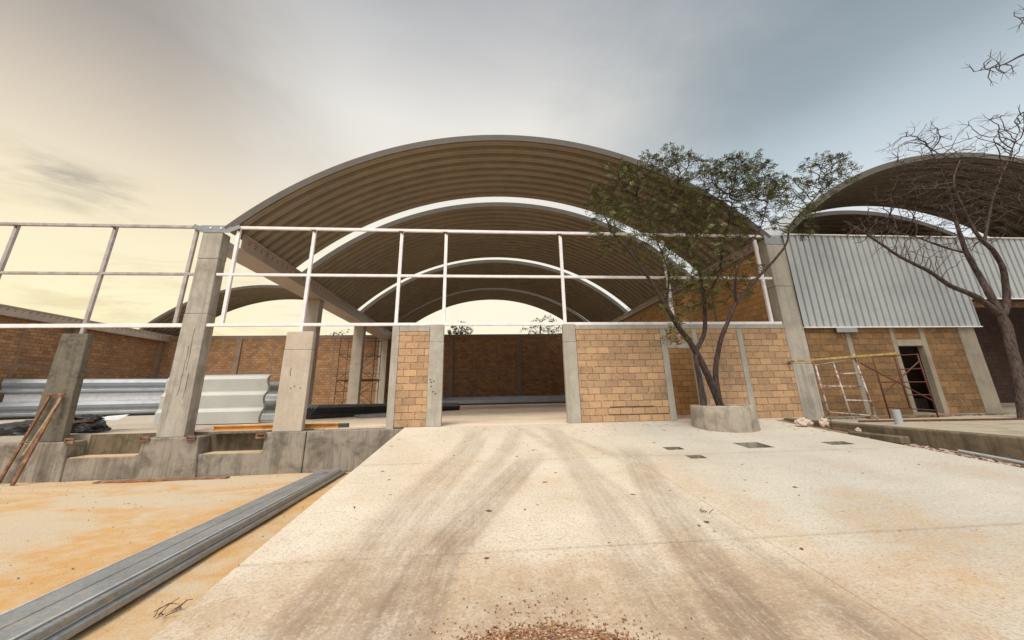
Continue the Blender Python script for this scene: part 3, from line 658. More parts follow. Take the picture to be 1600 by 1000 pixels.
# ------------------------------------------------------------------ kerb on the right, stones, pipes
kb = MB(); n = 40; ysk = np.linspace(-15, -.03, n)
for i in range(n - 1): kb.box(9.36, 9.62, ysk[i], ysk[i + 1], -1.6, .0)
kb = MB(); kb.box(9.36, 9.63, -15, -.06, -1.6, .0)
tag(kb.build('kerb', 'conc_moss', None, .03), 'mossy brown concrete kerb beside the ditch on the right', 'kerb')
def rock(name, label, c, rx, ry, rz, seed, mat='rock', group=None):
    bm = bmesh.new(); bmesh.ops.create_icosphere(bm, subdivisions=3, radius=1)
    for v in bm.verts:
        d_ = 1 + .35 * mnoise.noise(v.co * 1.7 + Vector((seed, 0, 0))) + .15 * mnoise.noise(v.co * 4 + Vector((0, seed, 0)))
        v.co = Vector((v.co.x * rx * d_, v.co.y * ry * d_, max(-.5, v.co.z) * rz * d_))
    me = bpy.data.meshes.new(name); bm.to_mesh(me); bm.free(); me.materials.append(MAT[mat])
    o = bpy.data.objects.new(name, me); COL.objects.link(o); o.location = c
    if label: tag(o, label, 'rock', group)
    return o
rock('rock', 'larger pale reddish rock at the foot of the kerb', (8.72, -1.55, -.02), .22, .12, .13, 1, group='rocks by the kerb')
rock('rock', 'smaller white rock at the foot of the kerb', (9.08, -1.8, -.02), .10, .09, .14, 2, group='rocks by the kerb')
rock('rock', 'tiny pale stone among the boards by the kerb', (9.18, -2.6, -.13), .07, .05, .06, 3, group='rocks by the kerb')
tag(MB().bar((9.1, -1.9, -.12), (9.18, -3.5, -.2), .05, .03).build('scrap_board', 'rustwood'), 'thin broken brown board lying in the ditch by the rocks', 'board')
tag(MB().box(8.98, 9.2, -3.7, -2.5, -.30, -.155).build('concrete_lump', 'conc_moss', None, .02), 'flat strip of old concrete edge in the ditch', 'rubble')
tag(MB().poly([(9.22, -4.5, -.33), (9.2, -5.2, -.38), (9.16, -7, -.52), (9.2, -10, -.74)], [.03] * 4, 10).build('conduit_pipe', 'pvc'), 'long grey plastic pipe lying in the ditch along the kerb', 'pipe')
mb = MB()
for a in range(24):
    pass
vp = thing('vent_pipe', 'short upright grey plastic pipe stub on the pavement by the kerb', 'pipe', (10.9, -2.1, -.07))
N = 20; vs = []; fs = []
for r, z in ((.085, -.1), (.085, .30), (.07, .30), (.07, -.1)): vs += [(10.9 + r * math.cos(2 * math.pi * k / N), -2.1 + r * math.sin(2 * math.pi * k / N), z) for k in range(N)]
for j in range(3):
    for k in range(N): fs.append((j * N + k, j * N + (k + 1) % N, (j + 1) * N + (k + 1) % N, (j + 1) * N + k))
MB().add(vs, fs).build('pipe', 'pvc', vp, smooth=False)
tag(MB().bar((10.6, -1.3, -.045), (15.2, -1.9, -.045), .05, .05).build('steel_bar', 'rust'), 'long rusty bar lying on the pavement in front of the dark doorway', 'bar')
mb = MB(); mb.tube((9.98, .03, 1.68), (9.98, -.09, 1.68), .02, 8); mb.tube((9.98, -.09, 1.70), (9.98, -.09, 1.62), .028, 8); mb.box(9.93, 10.03, -.11, -.07, 1.71, 1.73)
tag(mb.build('wall_tap', 'sheet_dark'), 'small dark tap on the block wall left of the yellow tube', 'tap')

tag(MB().box(13.4, 16.6, 1.6, 2.2, 0, .42).build('concrete_bench', 'conc_right', None, .02), 'low grey concrete bench inside the dark doorway', 'bench')
mb = MB()
for k in range(260):
    x = r0.uniform(10.9, 17.3); y = -abs(r0.gauss(0, .10)) - .01; s_ = r0.uniform(.01, .05); mb.bar((x, y, -.065), (x + s_, y + r0.uniform(-.03, .03), -.06 + r0.random() * .03), s_, s_ * .5)
mb.build('wall_foot_rubble', 'footing'); stuff(bpy.data.objects['wall_foot_rubble'], 'dark rubble and dirt gathered along the foot of the brown right wall', 'rubble')
tag(MB().bar((11.9, -.35, -.03), (14.9, -.22, -.03), .16, .05).build('timber_board', 'rustwood'), 'dark board lying at the foot of the right wall behind the scaffold', 'board')
# scaffold frames in front of the right wall
def scaf(label, y, posts, rungs, mat, mat2=None):
    p = thing('scaffold', label, 'scaffold', (posts[0][0][0], y, -.07), 'scaffold frames by the right wall')
    for a, b in posts: MB().tube((a[0], y, a[1]), (b[0], y, b[1]), .022, 8).build('leg', mat, p, smooth=True)
    mb = MB()
    for a, b in rungs: mb.tube((a[0], y, a[1]), (b[0], y, b[1]), .016, 8)
    mb.build('rungs', mat2 or mat, p, smooth=True); return p
scaf('white painted steel scaffold frame leaning by the tall right column', -.95,
     [((10.02, 1.58), (10.1, -.07)), ((10.62, 1.64), (10.76, .1)), ((11.36, 1.86), (11.56, -.07))],
     [((10.02, 1.55), (11.36, 1.72)), ((10.66, 1.28), (11.42, 1.29)), ((10.08, .93), (11.47, .90)), ((10.73, .52), (11.5, .49)), ((10.1, .2), (11.52, .06))], 'worn')
scaf('rusty red steel scaffold frame standing across the dark doorway', -.5,
     [((12.47, 1.82), (12.5, -.07)), ((13.24, 1.83), (13.26, .2)), ((14.08, 1.9), (14.12, -.07))],
     [((12.47, 1.8), (14.08, 1.87)), ((13.25, 1.4), (14.09, 1.42)), ((12.48, 1.02), (14.1, 1.0)), ((13.26, .62), (14.1, .61)), ((12.47, .27), (14.12, .14))], 'rust')
tag(MB().tube((11.55, -.92, 1.58), (14.1, -.53, .42), .018, 8).build('cross_brace', 'rust'), 'rusty cross brace falling from the white scaffold frame to the red one', 'brace', 'scaffold braces')
tag(MB().tube((12.35, -.62, .66), (14.05, -.53, 1.66), .018, 8).build('cross_brace', 'rust'), 'rusty cross brace rising across the red scaffold frame to the right', 'brace', 'scaffold braces')
tag(MB().bar((9.28, -1.0, 1.66), (12.75, -1.0, 1.86), .12, .06).build('yellow_plank', 'yellow', None, .008), 'long yellow plank laid across the top of the scaffold frames', 'plank')

# ------------------------------------------------------------------ planter
pc = (6.60, -1.33); plz = -.10
pt = thing('planter', 'round stained concrete planter ring around the leafy tree', 'planter', (pc[0], pc[1], plz))
N = 64; vs = []; fs = []
prof = [(.80, -.18), (.815, -.05), (.80, .3), (.79, .555), (.775, .58), (.68, .58), (.665, .555), (.66, .1)]
for r, z in prof:
    for k in range(N):
        a = 2 * math.pi * k / N; rr_ = r * (1 + .008 * mnoise.noise(Vector((math.cos(a) * 2, math.sin(a) * 2, z * 3)))); zz_ = z + plz + (.012 * mnoise.noise(Vector((math.cos(a) * 3, math.sin(a) * 3, 4))) if z > .4 else 0)
        vs.append((pc[0] + rr_ * math.cos(a), pc[1] + rr_ * math.sin(a), zz_))
for j in range(len(prof) - 1):
    for k in range(N): fs.append((j * N + k, j * N + (k + 1) % N, (j + 1) * N + (k + 1) % N, (j + 1) * N + k))
MB().add(vs, fs).build('ring', concrete('planter_concrete', (.35, .30, .235), (.13, .105, .075), .85, .4, stain_scale=3), pt, smooth=True)
vs = [(pc[0], pc[1], (.50 + plz))]; fs = []
for j, r in enumerate((.2, .4, .67)):
    for k in range(N): a = 2 * math.pi * k / N; vs.append((pc[0] + r * math.cos(a), pc[1] + r * math.sin(a), plz + .49 + .04 * mnoise.noise(Vector((math.cos(a) * r * 5, math.sin(a) * r * 5, 2)))))
for k in range(N): fs.append((0, 1 + k, 1 + (k + 1) % N))
for j in range(2):
    for k in range(N): fs.append((1 + j * N + k, 1 + (j + 1) * N + k, 1 + (j + 1) * N + (k + 1) % N, 1 + j * N + (k + 1) % N))
MB().add(vs, fs).build('soil', 'soil', pt, smooth=True)

# ------------------------------------------------------------------ trees
def resample(limb, step):
    out = []
    for i in range(len(limb) - 1):
        a, b = np.array(limb[i]), np.array(limb[i + 1]); n = max(1, int(np.linalg.norm(b[:3] - a[:3]) / step))
        for k in range(n): out.append(a + (b - a) * k / n)
    out.append(np.array(limb[-1])); return np.array(out)
def smooth_limb(limb):
    P = np.array(limb, float); out = []
    for i in range(len(P) - 1):
        p0, p1, p2, p3 = P[max(i - 1, 0)], P[i], P[i + 1], P[min(i + 2, len(P) - 1)]
        for u in (0, .25, .5, .75):
            out.append(.5 * ((2 * p1) + (-p0 + p2) * u + (2 * p0 - 5 * p1 + 4 * p2 - p3) * u * u + (-p0 + 3 * p1 - 3 * p2 + p3) * u ** 3))
    out.append(P[-1]); out = np.array(out); out[:, 3] = np.clip(out[:, 3], .006, None); return out
def colonize(limbs, ells, seed, step=.16, infl=2.6, kill=.24, iters=70, jitter=.35, startfrac=.35, dens=1.0, jit=.5):
    rng = np.random.default_rng(seed); att = []
    for (x, y, z, rx, ry, rz, k) in ells:
        k = int(k * dens)
        q = rng.normal(size=(k, 3)); q /= np.linalg.norm(q, axis=1)[:, None]; q *= rng.random((k, 1)) ** (1 / 2.4)
        att.append(np.array([x, y, z]) + q * np.array([rx, ry, rz]))
    att = np.concatenate(att); nodes = []; par = []
    for lb in limbs:
        r_ = resample(lb, step); r_ = r_[int(len(r_) * startfrac):]
        for q in r_: nodes.append(q[:3]); par.append(-1)
    nroot = len(nodes); nodes = list(nodes); alive = np.ones(len(att), bool)
    for it in range(iters):
        Nn = np.array(nodes); A = att[alive]
        if len(A) == 0: break
        dd = np.linalg.norm(A[:, None, :] - Nn[None], axis=2); j = dd.argmin(1); dm = dd[np.arange(len(A)), j]
        grow = {}
        for a, jj, dmm in zip(A, j, dm):
            if dmm < infl: grow.setdefault(jj, []).append((a - Nn[jj]) / max(dmm, 1e-6))
        new = []
        for jj, ds in grow.items():
            v = np.mean(ds, 0) + rng.normal(size=3) * jitter * jit; v /= np.linalg.norm(v) + 1e-9; new.append((Nn[jj] + v * step, jj))
        for p, jj in new: nodes.append(p); par.append(jj)
        Nn = np.array(nodes); dd = np.linalg.norm(att[:, None, :] - Nn[None, max(0, len(nodes) - len(new)):], axis=2).min(1) if new else np.full(len(att), 9)
        alive &= dd > kill
    cnt = np.ones(len(nodes)); has = np.zeros(len(nodes), bool)
    for i in range(len(nodes) - 1, nroot - 1, -1):
        if par[i] >= 0: cnt[par[i]] += cnt[i]; has[par[i]] = True
    return np.array(nodes), par, cnt, has, nroot
def tree(name, label, cat, limbs, ells, seed, loc, barkm, leafm=None, twig=.0065, nleaf=5, lsize=.05, step=.16, ns=12, group=None, kill=.24, branch_part='branches', dens=1.0, thick=1.0, compound=False):
    p = thing(name, label, cat, loc, group); mb = MB()
    for lb in limbs:
        q = smooth_limb(lb); q[:, 3] *= thick; pts = []
        for i, r_ in enumerate(q):
            pts.append(Vector(r_[:3]) + Vector([.25 * r_[3] * mnoise.noise(Vector(r_[:3]) * 2.5 + Vector((11 * k, seed, 0))) for k in range(3)]))
        rs = [r_[3] * (1 + .12 * mnoise.noise(Vector(r_[:3]) * 5)) for r_ in q]
        mb.poly(pts, rs, ns if q[0][3] > .05 else 7)
    nodes, par, cnt, has, nroot = colonize(limbs, ells, seed, step=step, kill=kill, dens=dens, jit=.5 if leafm else .25)
    if branch_part != 'branches': mb.build('trunk', barkm, p, smooth=True); mb = MB()
    rad_ = lambda i: twig * (1 + .62 * math.sqrt(cnt[i]) - .3)
    for i in range(nroot, len(nodes)):
        j = par[i]; r1 = rad_(i); r0_ = min(rad_(j), r1 * 1.6) if j >= nroot else r1 * 1.3
        mb.poly([nodes[j], nodes[i]], [r0_, r1], 4, cap=False)
    rng = random.Random(seed)
    for i in range(nroot, len(nodes)):       # short side twigs at the tips
        if not has[i]:
            d_ = Vector(nodes[i] - nodes[par[i]]).normalized()
            for k in range(3 if leafm is None else 1):
                v = (d_ + Vector([rng.uniform(-.8, .8) for _ in range(3)])).normalized(); mb.poly([nodes[i], Vector(nodes[i]) + v * rng.uniform(.12, .3)], [twig, twig * .6], 3, cap=False)
    mb.build('trunk' if branch_part == 'branches' else branch_part, barkm, p, smooth=branch_part == 'branches')
    if leafm:
        mb = MB()
        for i in range(nroot, len(nodes)):
            if cnt[i] > 7: continue
            if compound:
                if cnt[i] > 4: continue
                for _ in range(nleaf if not has[i] else 1):
                    d_ = Vector((rng.gauss(0, 1), rng.gauss(0, 1), rng.gauss(.15, .7))).normalized(); sd = d_.cross(Vector((rng.gauss(0, .4), rng.gauss(0, .4), 1))).normalized(); up_ = sd.cross(d_)
                    Lc = rng.uniform(.12, .24); c0 = Vector(nodes[i]) + Vector([rng.gauss(0, .03) for _ in range(3)]); n_ = rng.choice((3, 4, 5))
                    for k in range(1, n_ + 1):
                        c1 = c0 + d_ * Lc * k / n_ - Vector((0, 0, .05 * (k / n_) ** 2))
                        for sg_ in (-1, 1):
                            a = (sd * sg_ + d_ * .55 + up_ * rng.uniform(-.35, .35)).normalized(); b = a.cross(up_).normalized(); s_ = lsize * rng.uniform(.75, 1.3)
                            mb.add([c1, c1 + a * s_ + b * s_ * .42, c1 + a * s_ * 2, c1 + a * s_ - b * s_ * .42], [(0, 1, 2, 3)])
                continue
            k = nleaf if not has[i] else max(1, nleaf // 2)
            for _ in range(k):
                c = Vector(nodes[i]) + Vector([rng.gauss(0, .10) for _ in range(3)])
                a = Vector([rng.gauss(0, 1), rng.gauss(0, 1), rng.gauss(-.2, .6)]).normalized(); b = a.orthogonal().normalized(); b.rotate(Matrix.Rotation(rng.uniform(0, 6.28), 3, a)); 
                s = lsize * rng.uniform(.6, 1.35); w = s * rng.uniform(.35, .5)
                mb.add([c - a * s, c + b * w, c + a * s, c - b * w], [(0, 1, 2, 3)])
        mb.build('crown', leafm, p)
    return p
A = [(5.97, -1.45, .12, .13), (5.97, -1.5, .34, .12), (6.0, -1.5, 1.05, .11), (5.95, -1.5, 1.85, .09)]
B = [(6.6, -1.4, .12, .17), (6.53, -1.4, .36, .15), (6.37, -1.4, 1.04, .135), (6.0, -1.45, 2.01, .115), (5.56, -1.5, 2.68, .1), (5.24, -1.6, 3.22, .085), (4.89, -1.7, 3.82, .07), (4.53, -1.8, 4.36, .055), (4.16, -1.9, 4.81, .04), (3.82, -2.0, 5.16, .028)]
Cc = [(6.0, -1.44, 1.9, .09), (6.3, -1.36, 2.25, .085), (6.52, -1.3, 2.67, .08), (6.65, -1.25, 3.46, .072), (6.71, -1.2, 4.28, .06), (6.53, -1.2, 5.12, .045), (6.41, -1.2, 6.0, .034), (6.21, -1.3, 6.85, .022)]
Dd = [(6.66, -1.25, 3.46, .055), (7.2, -1.1, 4.1, .05), (7.49, -1.0, 4.46, .045), (7.83, -.9, 5.37, .036), (8.25, -.9, 6.41, .026), (8.55, -.9, 7.38, .018)]
E_ = [(6.5, -1.4, .6, .115), (6.55, -1.4, 1.39, .1), (6.76, -1.5, 2.18, .09), (7.06, -1.6, 2.81, .08), (7.44, -1.6, 3.37, .07), (8.13, -1.6, 4.0, .055), (9.02, -1.6, 4.79, .045), (9.44, -1.6, 5.26, .038), (9.81, -1.5, 5.92, .032), (10.65, -1.4, 6.63, .026), (11.2, -1.4, 7.17, .018), (11.6, -1.4, 7.79, .012)]
F = [(7.39, -1.6, 3.34, .05), (7.32, -1.9, 4.06, .04), (7.6, -2.1, 4.68, .03), (8.2, -2.2, 5.55, .022), (8.59, -2.2, 6.41, .014)]
G = [(5.24, -1.6, 3.22, .05), (5.74, -1.1, 4.31, .04), (5.67, -.9, 5.34, .03), (5.41, -.8, 6.4, .022), (5.17, -.8, 7.1, .014)]
EL = [(4.83, -1.1, 7.16, 1.35, 1.0, 1.08, 150), (6.09, -1.4, 7.92, 1.14, .9, .79, 110), (3.76, -1.9, 5.51, .69, .7, .81, 60), (6.31, -1.2, 6.45, 1.47, 1.1, .97, 150), (8.26, -1.2, 7.56, 1.64, 1.1, .96, 300), (8.58, -2.0, 6.63, .84, .8, .95, 110), (6.72, -1.4, 5.05, 1.24, 1.0, .93, 70), (7.6, -1.1, 4.22, 1.05, .8, .74, 32), (8.29, -1.1, 6.2, 1.34, 1.0, .78, 85), (5.91, -1.6, 3.85, .9, .6, .7, 60), (7.0, -1.4, 3.9, .9, .6, .6, 45), (5.5, -1.6, 3.0, .6, .4, .5, 22), (11.55, -1.4, 7.78, .95, .7, .8, 110), (10.34, -1.4, 6.9, .77, .6, .87, 60), (4.89, -1.6, 5.04, .79, .7, .69, 50), (5.23, -1.9, 2.26, .51, .3, .25, 16), (10.33, -1.4, 5.98, .56, .4, .56, 20), (6.68, -1.2, 3.47, .71, .5, .61, 20), (3.63, -1.4, 6.72, .52, .5, .62, 40)]
tree('leafy_tree', 'slender leafy tree with forked trunk growing from the round planter', 'tree', [A, B, Cc, Dd, E_, F, G], EL, 5, (6.4, -1.4, .2), 'bark', 'leaf', nleaf=7, lsize=.035, kill=.17, step=.14, dens=1.5, thick=.72, twig=.0048, compound=True)
T = [(15.5, -1.5, -.3, .25), (15.61, -1.5, -.05, .215), (15.87, -1.5, 1.07, .185), (16.08, -1.5, 2.4, .175), (16.1, -1.5, 3.06, .16)]
L1 = [(16.08, -1.5, 2.95, .13), (15.5, -1.5, 3.51, .11), (14.56, -1.6, 3.86, .09), (13.81, -1.7, 4.32, .075), (12.9, -1.8, 4.72, .06), (12.16, -1.9, 5.17, .045), (11.64, -1.9, 5.59, .03), (11.2, -1.9, 5.87, .018)]
L2 = [(16.09, -1.5, 3.0, .14), (15.96, -1.5, 3.64, .13), (15.99, -1.4, 4.37, .11), (15.84, -1.4, 5.04, .095), (15.87, -1.4, 5.65, .08), (16.07, -1.3, 6.38, .065), (16.39, -1.2, 7.3, .045), (16.39, -1.2, 8.33, .03), (16.22, -1.2, 9.4, .015)]
L3 = [(16.15, -1.5, 2.9, .13), (16.38, -1.6, 3.55, .12), (16.29, -1.8, 4.37, .1), (16.07, -1.9, 4.85, .09), (15.62, -2.0, 5.25, .075), (15.46, -2.0, 5.69, .065), (15.24, -2.1, 6.3, .05), (15.09, -2.2, 7.15, .035), (15.65, -2.2, 8.0, .02)]
L4 = [(15.66, -2.0, 5.14, .06), (16.53, -1.8, 6.14, .05), (17.35, -1.7, 7.16, .035), (18.77, -1.5, 8.61, .025), (19.65, -1.5, 9.73, .015)]
L5 = [(15.84, -1.4, 5.04, .05), (15.29, -1.2, 5.36, .04), (14.6, -1.1, 5.74, .03), (13.84, -1.0, 5.96, .018)]
EB = [(15.56, -1.5, 8.49, 1.38, 1.0, 1.38, 130), (14.21, -1.5, 6.71, 1.43, .9, .95, 120), (15.56, -1.8, 6.35, 1.29, 1.0, 1.41, 150), (12.14, -1.8, 5.61, 1.10, .6, .48, 60), (18.49, -1.5, 8.86, 1.32, 1.0, 1.58, 110), (16.7, -1.8, 6.85, 1.45, 1.0, 1.33, 110), (12.88, -1.8, 5.18, .88, .4, .44, 25), (14.32, -1.8, 4.88, 1.12, .5, .56, 30)]
tree('bare_tree', 'leafless brown tree standing in front of the recess at far right', 'tree', [T, L1, L2, L3, L4, L5], EB, 8, (15.55, -1.5, -.1), 'bark_bare', None, twig=.005, kill=.15, step=.15, branch_part='crown', dens=1.9, thick=.72)
R0 = [(20.5, -4.4, -.2, .28), (20.3, -4.3, 3.0, .22), (19.9, -4.1, 7.0, .15), (18.88, -4.0, 11.26, .07)]
R1 = [(18.88, -4.0, 11.26, .07), (17.28, -4.0, 10.76, .05), (16.25, -4.0, 10.44, .03), (15.42, -4.0, 10.02, .02), (14.68, -4.0, 9.78, .012), (14.26, -4.0, 9.66, .008)]
R2 = [(18.88, -4.0, 11.3, .05), (17.83, -4.0, 11.43, .04), (17.13, -4.0, 11.9, .02), (16.73, -4.0, 11.92, .012)]
R3 = [(19.9, -4.1, 7.0, .08), (16.82, -4.0, 7.2, .05), (16.04, -4.0, 8.12, .03), (15.3, -4.0, 8.3, .018), (14.84, -4.0, 7.96, .01)]
ER = [(14.93, -4.0, 9.87, .83, .4, .44, 40), (16.71, -4.0, 11.87, .35, .3, .42, 18), (15.15, -4.0, 7.97, .38, .3, .46, 20)]
tree('bare_tree', 'leafless tree beyond the right edge, its thin branches reaching into the upper right sky', 'tree', [R0, R1, R2, R3], ER, 12, (20.5, -4.4, -.1), 'bark_bare', None, twig=.007, branch_part='crown')
def far_tree(label, x, y, ztop, rx, rz, k, seed, nl=9, base=0):
    limbs = [[(x, y, -.2, .14), (x + .1, y, 3, .12), (x, y, ztop - rz * 1.4, .08), (x + .1, y, ztop - rz * .5, .03)]]
    rr_ = random.Random(seed); el = []
    for q in range(4): el.append((x + rr_.uniform(-.6, .6) * rx, y + rr_.uniform(-.5, .5) * rx, ztop - rz + rr_.uniform(-.35, .4) * rz, rx * .6, rx * .6, rz * .6, k // 4))
    return tree('far_tree', label, 'tree', limbs, el, seed, (x, y, -.1), 'bark', 'leaf_far', nleaf=nl, lsize=.10, step=.28, ns=6, group='trees behind the back wall', kill=.35)
far_tree('dense dark bushy tree just behind the back wall, left of centre under the arch', -2.1, 25.5, 8.25, 1.35, 1.5, 260, 21, 16)
far_tree('loose open-crowned tree behind the back wall, right of centre under the arch', 6.0, 26.0, 8.75, 2.3, 1.5, 190, 22, 9)
far_tree('thin sparse sapling top behind the back wall beside the block pier', -4.6, 25.5, 8.1, .7, 1.0, 36, 23, 4)
far_tree('low sparse tree top behind the back wall between the left columns', -14.6, 26, 7.35, 1.9, .8, 60, 24, 5)

# ------------------------------------------------------------------ foreground steel channels
def channel(label, p, q, w, h, up_side=1, mat='galv'):
    e = .0035; l = .02
    prof = [(-w / 2, 0), (-w / 2, h - .012), (-w / 2 + .004, h - .004), (-w / 2 + .012, h), (w / 2 - .012, h), (w / 2 - .004, h - .004), (w / 2, h - .012), (w / 2, 0), (w / 2 - l, 0), (w / 2 - l, e), (w / 2 - e, e), (w / 2 - e, h - e * 2), (-w / 2 + e, h - e * 2), (-w / 2 + e, e), (-w / 2 + l, e), (-w / 2 + l, 0)]
    return tag(MB().prism(prof, p, q).build('steel_channel', mat), label, 'channel', 'steel channels stacked on the yard')
def on(x, y, dz): return (x, y, zy(y) + dz)
# direction of the stack
a0 = Vector((-4.0, -.75)); a1 = Vector((-3.02, -9.9)); dv = (a1 - a0).normalized(); nv = Vector((-dv.y, dv.x)) # to the left seen from the camera is -x
def cpt(sv, off): q = a0 + dv * sv + (nv if nv.x > 0 else -nv) * off; return q
def chan(label, s0, s1, off, dz, w, h):
    p, q = cpt(s0, off), cpt(s1, off)
    p3 = Vector((p.x, p.y, zy(p.y) + dz)); q3 = Vector((q.x, q.y, zy(-8.4) + (-.055) * (q.y + 8.4) * 1 + dz))
    return channel(label, p3, q3, w, h)
def wide(label, s0, s1, off, dz, w, h):
    p, q = cpt(s0, off), cpt(s1, off)
    p3 = Vector((p.x, p.y, zy(p.y) + dz)); q3 = Vector((q.x, q.y, zy(-8.4) + (-.055) * (q.y + 8.4) + dz)); t_ = thing('steel_channel', label, 'channel', p3, 'steel channels stacked on the yard')
    e = .004; prof = [(-w / 2, 0), (-w / 2, h - .022), (-w / 2 + .012, h - .014), (-w / 2 + .05, h - .012), (-w / 2 + .055, h - .003), (-.012, h), (-.004, h - .008), (.004, h - .008), (.012, h), (w / 2 - .055, h - .003), (w / 2 - .05, h - .012), (w / 2 - .012, h - .014), (w / 2, h - .022), (w / 2, 0), (w / 2 - .03, 0), (w / 2 - .03, e), (w / 2 - e, e), (w / 2 - e, h - .03), (-w / 2 + e, h - .03), (-w / 2 + e, e), (-w / 2 + .03, e), (-w / 2 + .03, 0)]
    MB().prism(prof, p3, q3).build('web', 'galv', t_)
    for sx in (-1, 1):
        a_ = sx * (w / 2 - .056); MB().prism([(a_ - .006, h - .004), (a_ - .004, h + .005), (a_ + .004, h + .005), (a_ + .006, h - .004)], p3, q3).build('rib', 'bright', t_)
wide('lower steel channel of the foreground stack, longest, reaching behind the apron edge', -.45, 9.2, .18, .03, .54, .064)
wide('upper steel channel of the foreground stack, with bright ribs and a central groove', .05, 9.2, .145, .10, .52, .066)
for s_, lb in ((1.0, 'dark timber bearer under the far end of the steel channels'), (7.6, 'dark timber bearer under the near end of the steel channels')):
    p, q = cpt(s_, -.12), cpt(s_, .42); tag(MB().bar((p.x, p.y, zy(p.y) + .01), (q.x, q.y, zy(q.y) + .01), .09, .035).build('timber_bearer', 'rustwood'), lb, 'timber', 'bearers under the channels')
for k, (s_, off, lb) in enumerate(((.9, .22, 'small red scrap of tape on the far end of the steel channels'), (-.1, -.35, 'small red scrap lying at the plinth foot beside the channels'))):
    p = cpt(s_, off); z = zy(p.y) + (.163 if k == 0 else .0)
    mb = MB(); 
    for q in range(3): mb.bar((p.x + .04 * q - .05, p.y + .03 * q, z + .012), (p.x + .04 * q, p.y - .03, z + .025), .025, .012)
    tag(mb.build('red_scrap', 'red'), lb, 'scrap', 'red scraps')

# twig clump and single bits on the apron
def twigs(label, c, n, L_, seed, group=None):
    r = random.Random(seed); mb = MB()
    for k in range(n):
        a = r.uniform(0, 6.28); p = Vector(c) + Vector((r.uniform(-.08, .08), r.uniform(-.05, .05), .008)); q = p + Vector((math.cos(a) * L_ * r.uniform(.4, 1), math.sin(a) * L_ * r.uniform(.4, 1), r.uniform(0, .06)))
        m_ = (p + q) / 2 + Vector((r.uniform(-.04, .04), r.uniform(-.04, .04), .02)); mb.poly([p, m_, q], [.004, .0035, .002], 5)
    return tag(mb.build('dry_twigs', 'twig'), label, 'twigs', group)
twigs('tangle of dry twigs on the yard between the channels and the apron edge', (-2.42, -7.95, zy(-7.95)), 7, .20, 1, 'dry twigs on the ground')
twigs('small dark twig on the apron right of the wheel marks', (2.62, -6.75, zr(-6.75)), 4, .12, 2, 'dry twigs on the ground')

# litter and gravel (uncountable)
r = random.Random(11); mb = MB()
def flake(x, y, z, s):
    a = r.uniform(0, 6.28); ca, sa = math.cos(a), math.sin(a); w = s * r.uniform(.25, .7)
    pts = [(-s, 0), (-.2 * s, w), (s, .1 * w), (.1 * s, -w)]; mb.add([(x + ca * u - sa * v, y + sa * u + ca * v, z + r.uniform(.002, .010)) for u, v in pts], [(0, 1, 2, 3)])
for k in range(620):
    y = -abs(r.gauss(0, 1)) * 3.0 - .15 if r.random() < .7 else r.uniform(-9.3, -.2)
    if y < -9.5: continue
    x = r.uniform(-2.1, 8.8)
    if r.random() < .35: x = r.gauss(5.5, 1.6); y = -abs(r.gauss(.9, .7)) - .1
    if not (-2.1 < x < 8.8) or any(a - .05 < x < b + .05 and c - .05 < y < e + .05 for a, b, c, e in PITS): continue
    flake(x, y, zr(y), r.choice([.008, .010, .012, .015, .018, .022, .03, .045]))
for k in range(120):
    x = r.uniform(-12, -2.4); y = r.uniform(-8.3, -.3); flake(x, y, zy(y) + .012, r.choice([.012, .015, .02, .03]))
stuff(mb.build('leaf_litter', 'deadleaf'), 'small dry leaves and chips scattered over the apron and yard', 'litter')
mb = MB()
for k in range(420):
    y = -r.uniform(2.6, 9); x = r.uniform(8.82, 9.33); s = r.uniform(.015, .06); a = r.uniform(0, 3.1)
    z = zr(y) - .07 + r.uniform(0, .03); mb.bar((x - s * math.cos(a), y - s * math.sin(a), z), (x + s * math.cos(a), y + s * math.sin(a), z + r.uniform(-.01, .03)), s * .6, s * .3)
stuff(mb.build('ditch_rubble', 'rock'), 'broken stones, chips and leaves filling the ditch along the kerb', 'rubble')
mb = MB()
for k in range(700):
    x = r.uniform(-13, -2.35); y = r.uniform(-8.4, -.12) if r.random() < .6 else -.12 - abs(r.gauss(0, .25)); q = r.choice([.005, .006, .008, .010, .014]); a = r.uniform(0, 3.1)
    mb.add([(x - q, y, zy(y)), (x, y - q * .8, zy(y)), (x + q * 1.1, y + q * .1, zy(y)), (x, y + q * .7, zy(y)), (x + q * .1, y, zy(y) + q * 1.1)], [(0, 1, 4), (1, 2, 4), (2, 3, 4), (3, 0, 4)])
stuff(mb.build('yard_pebbles', 'conc_plinth'), 'small stones and crumbs scattered over the sandy yard and along the plinth foot', 'pebbles')
# gravel heap
gc = Vector((.36, -9.27)); mb = MB()
def gh(x, y):
    d_ = math.hypot((x - gc.x) / 1.0, (y - gc.y) / .84); return .19 * max(0, 1 - d_) ** .9
base_v = []; n = 36
for j in range(n + 1):
    for i in range(n + 1):
        x = gc.x - 1.5 + 3.0 * i / n; y = gc.y - .9 + 1.8 * j / n; base_v.append((x, y, zr(y) - .012 + gh(x, y) + (.012 * mnoise.noise(Vector((x * 9, y * 9, 0))) if gh(x, y) > 0 else 0)))
mb.add(base_v, [(j * (n + 1) + i, j * (n + 1) + i + 1, (j + 1) * (n + 1) + i + 1, (j + 1) * (n + 1) + i) for j in range(n) for i in range(n)])
octa = [(1, 0, 0), (-1, 0, 0), (0, 1, 0), (0, -1, 0), (0, 0, 1), (0, 0, -1)]; of = [(0, 2, 4), (2, 1, 4), (1, 3, 4), (3, 0, 4), (2, 0, 5), (1, 2, 5), (3, 1, 5), (0, 3, 5)]
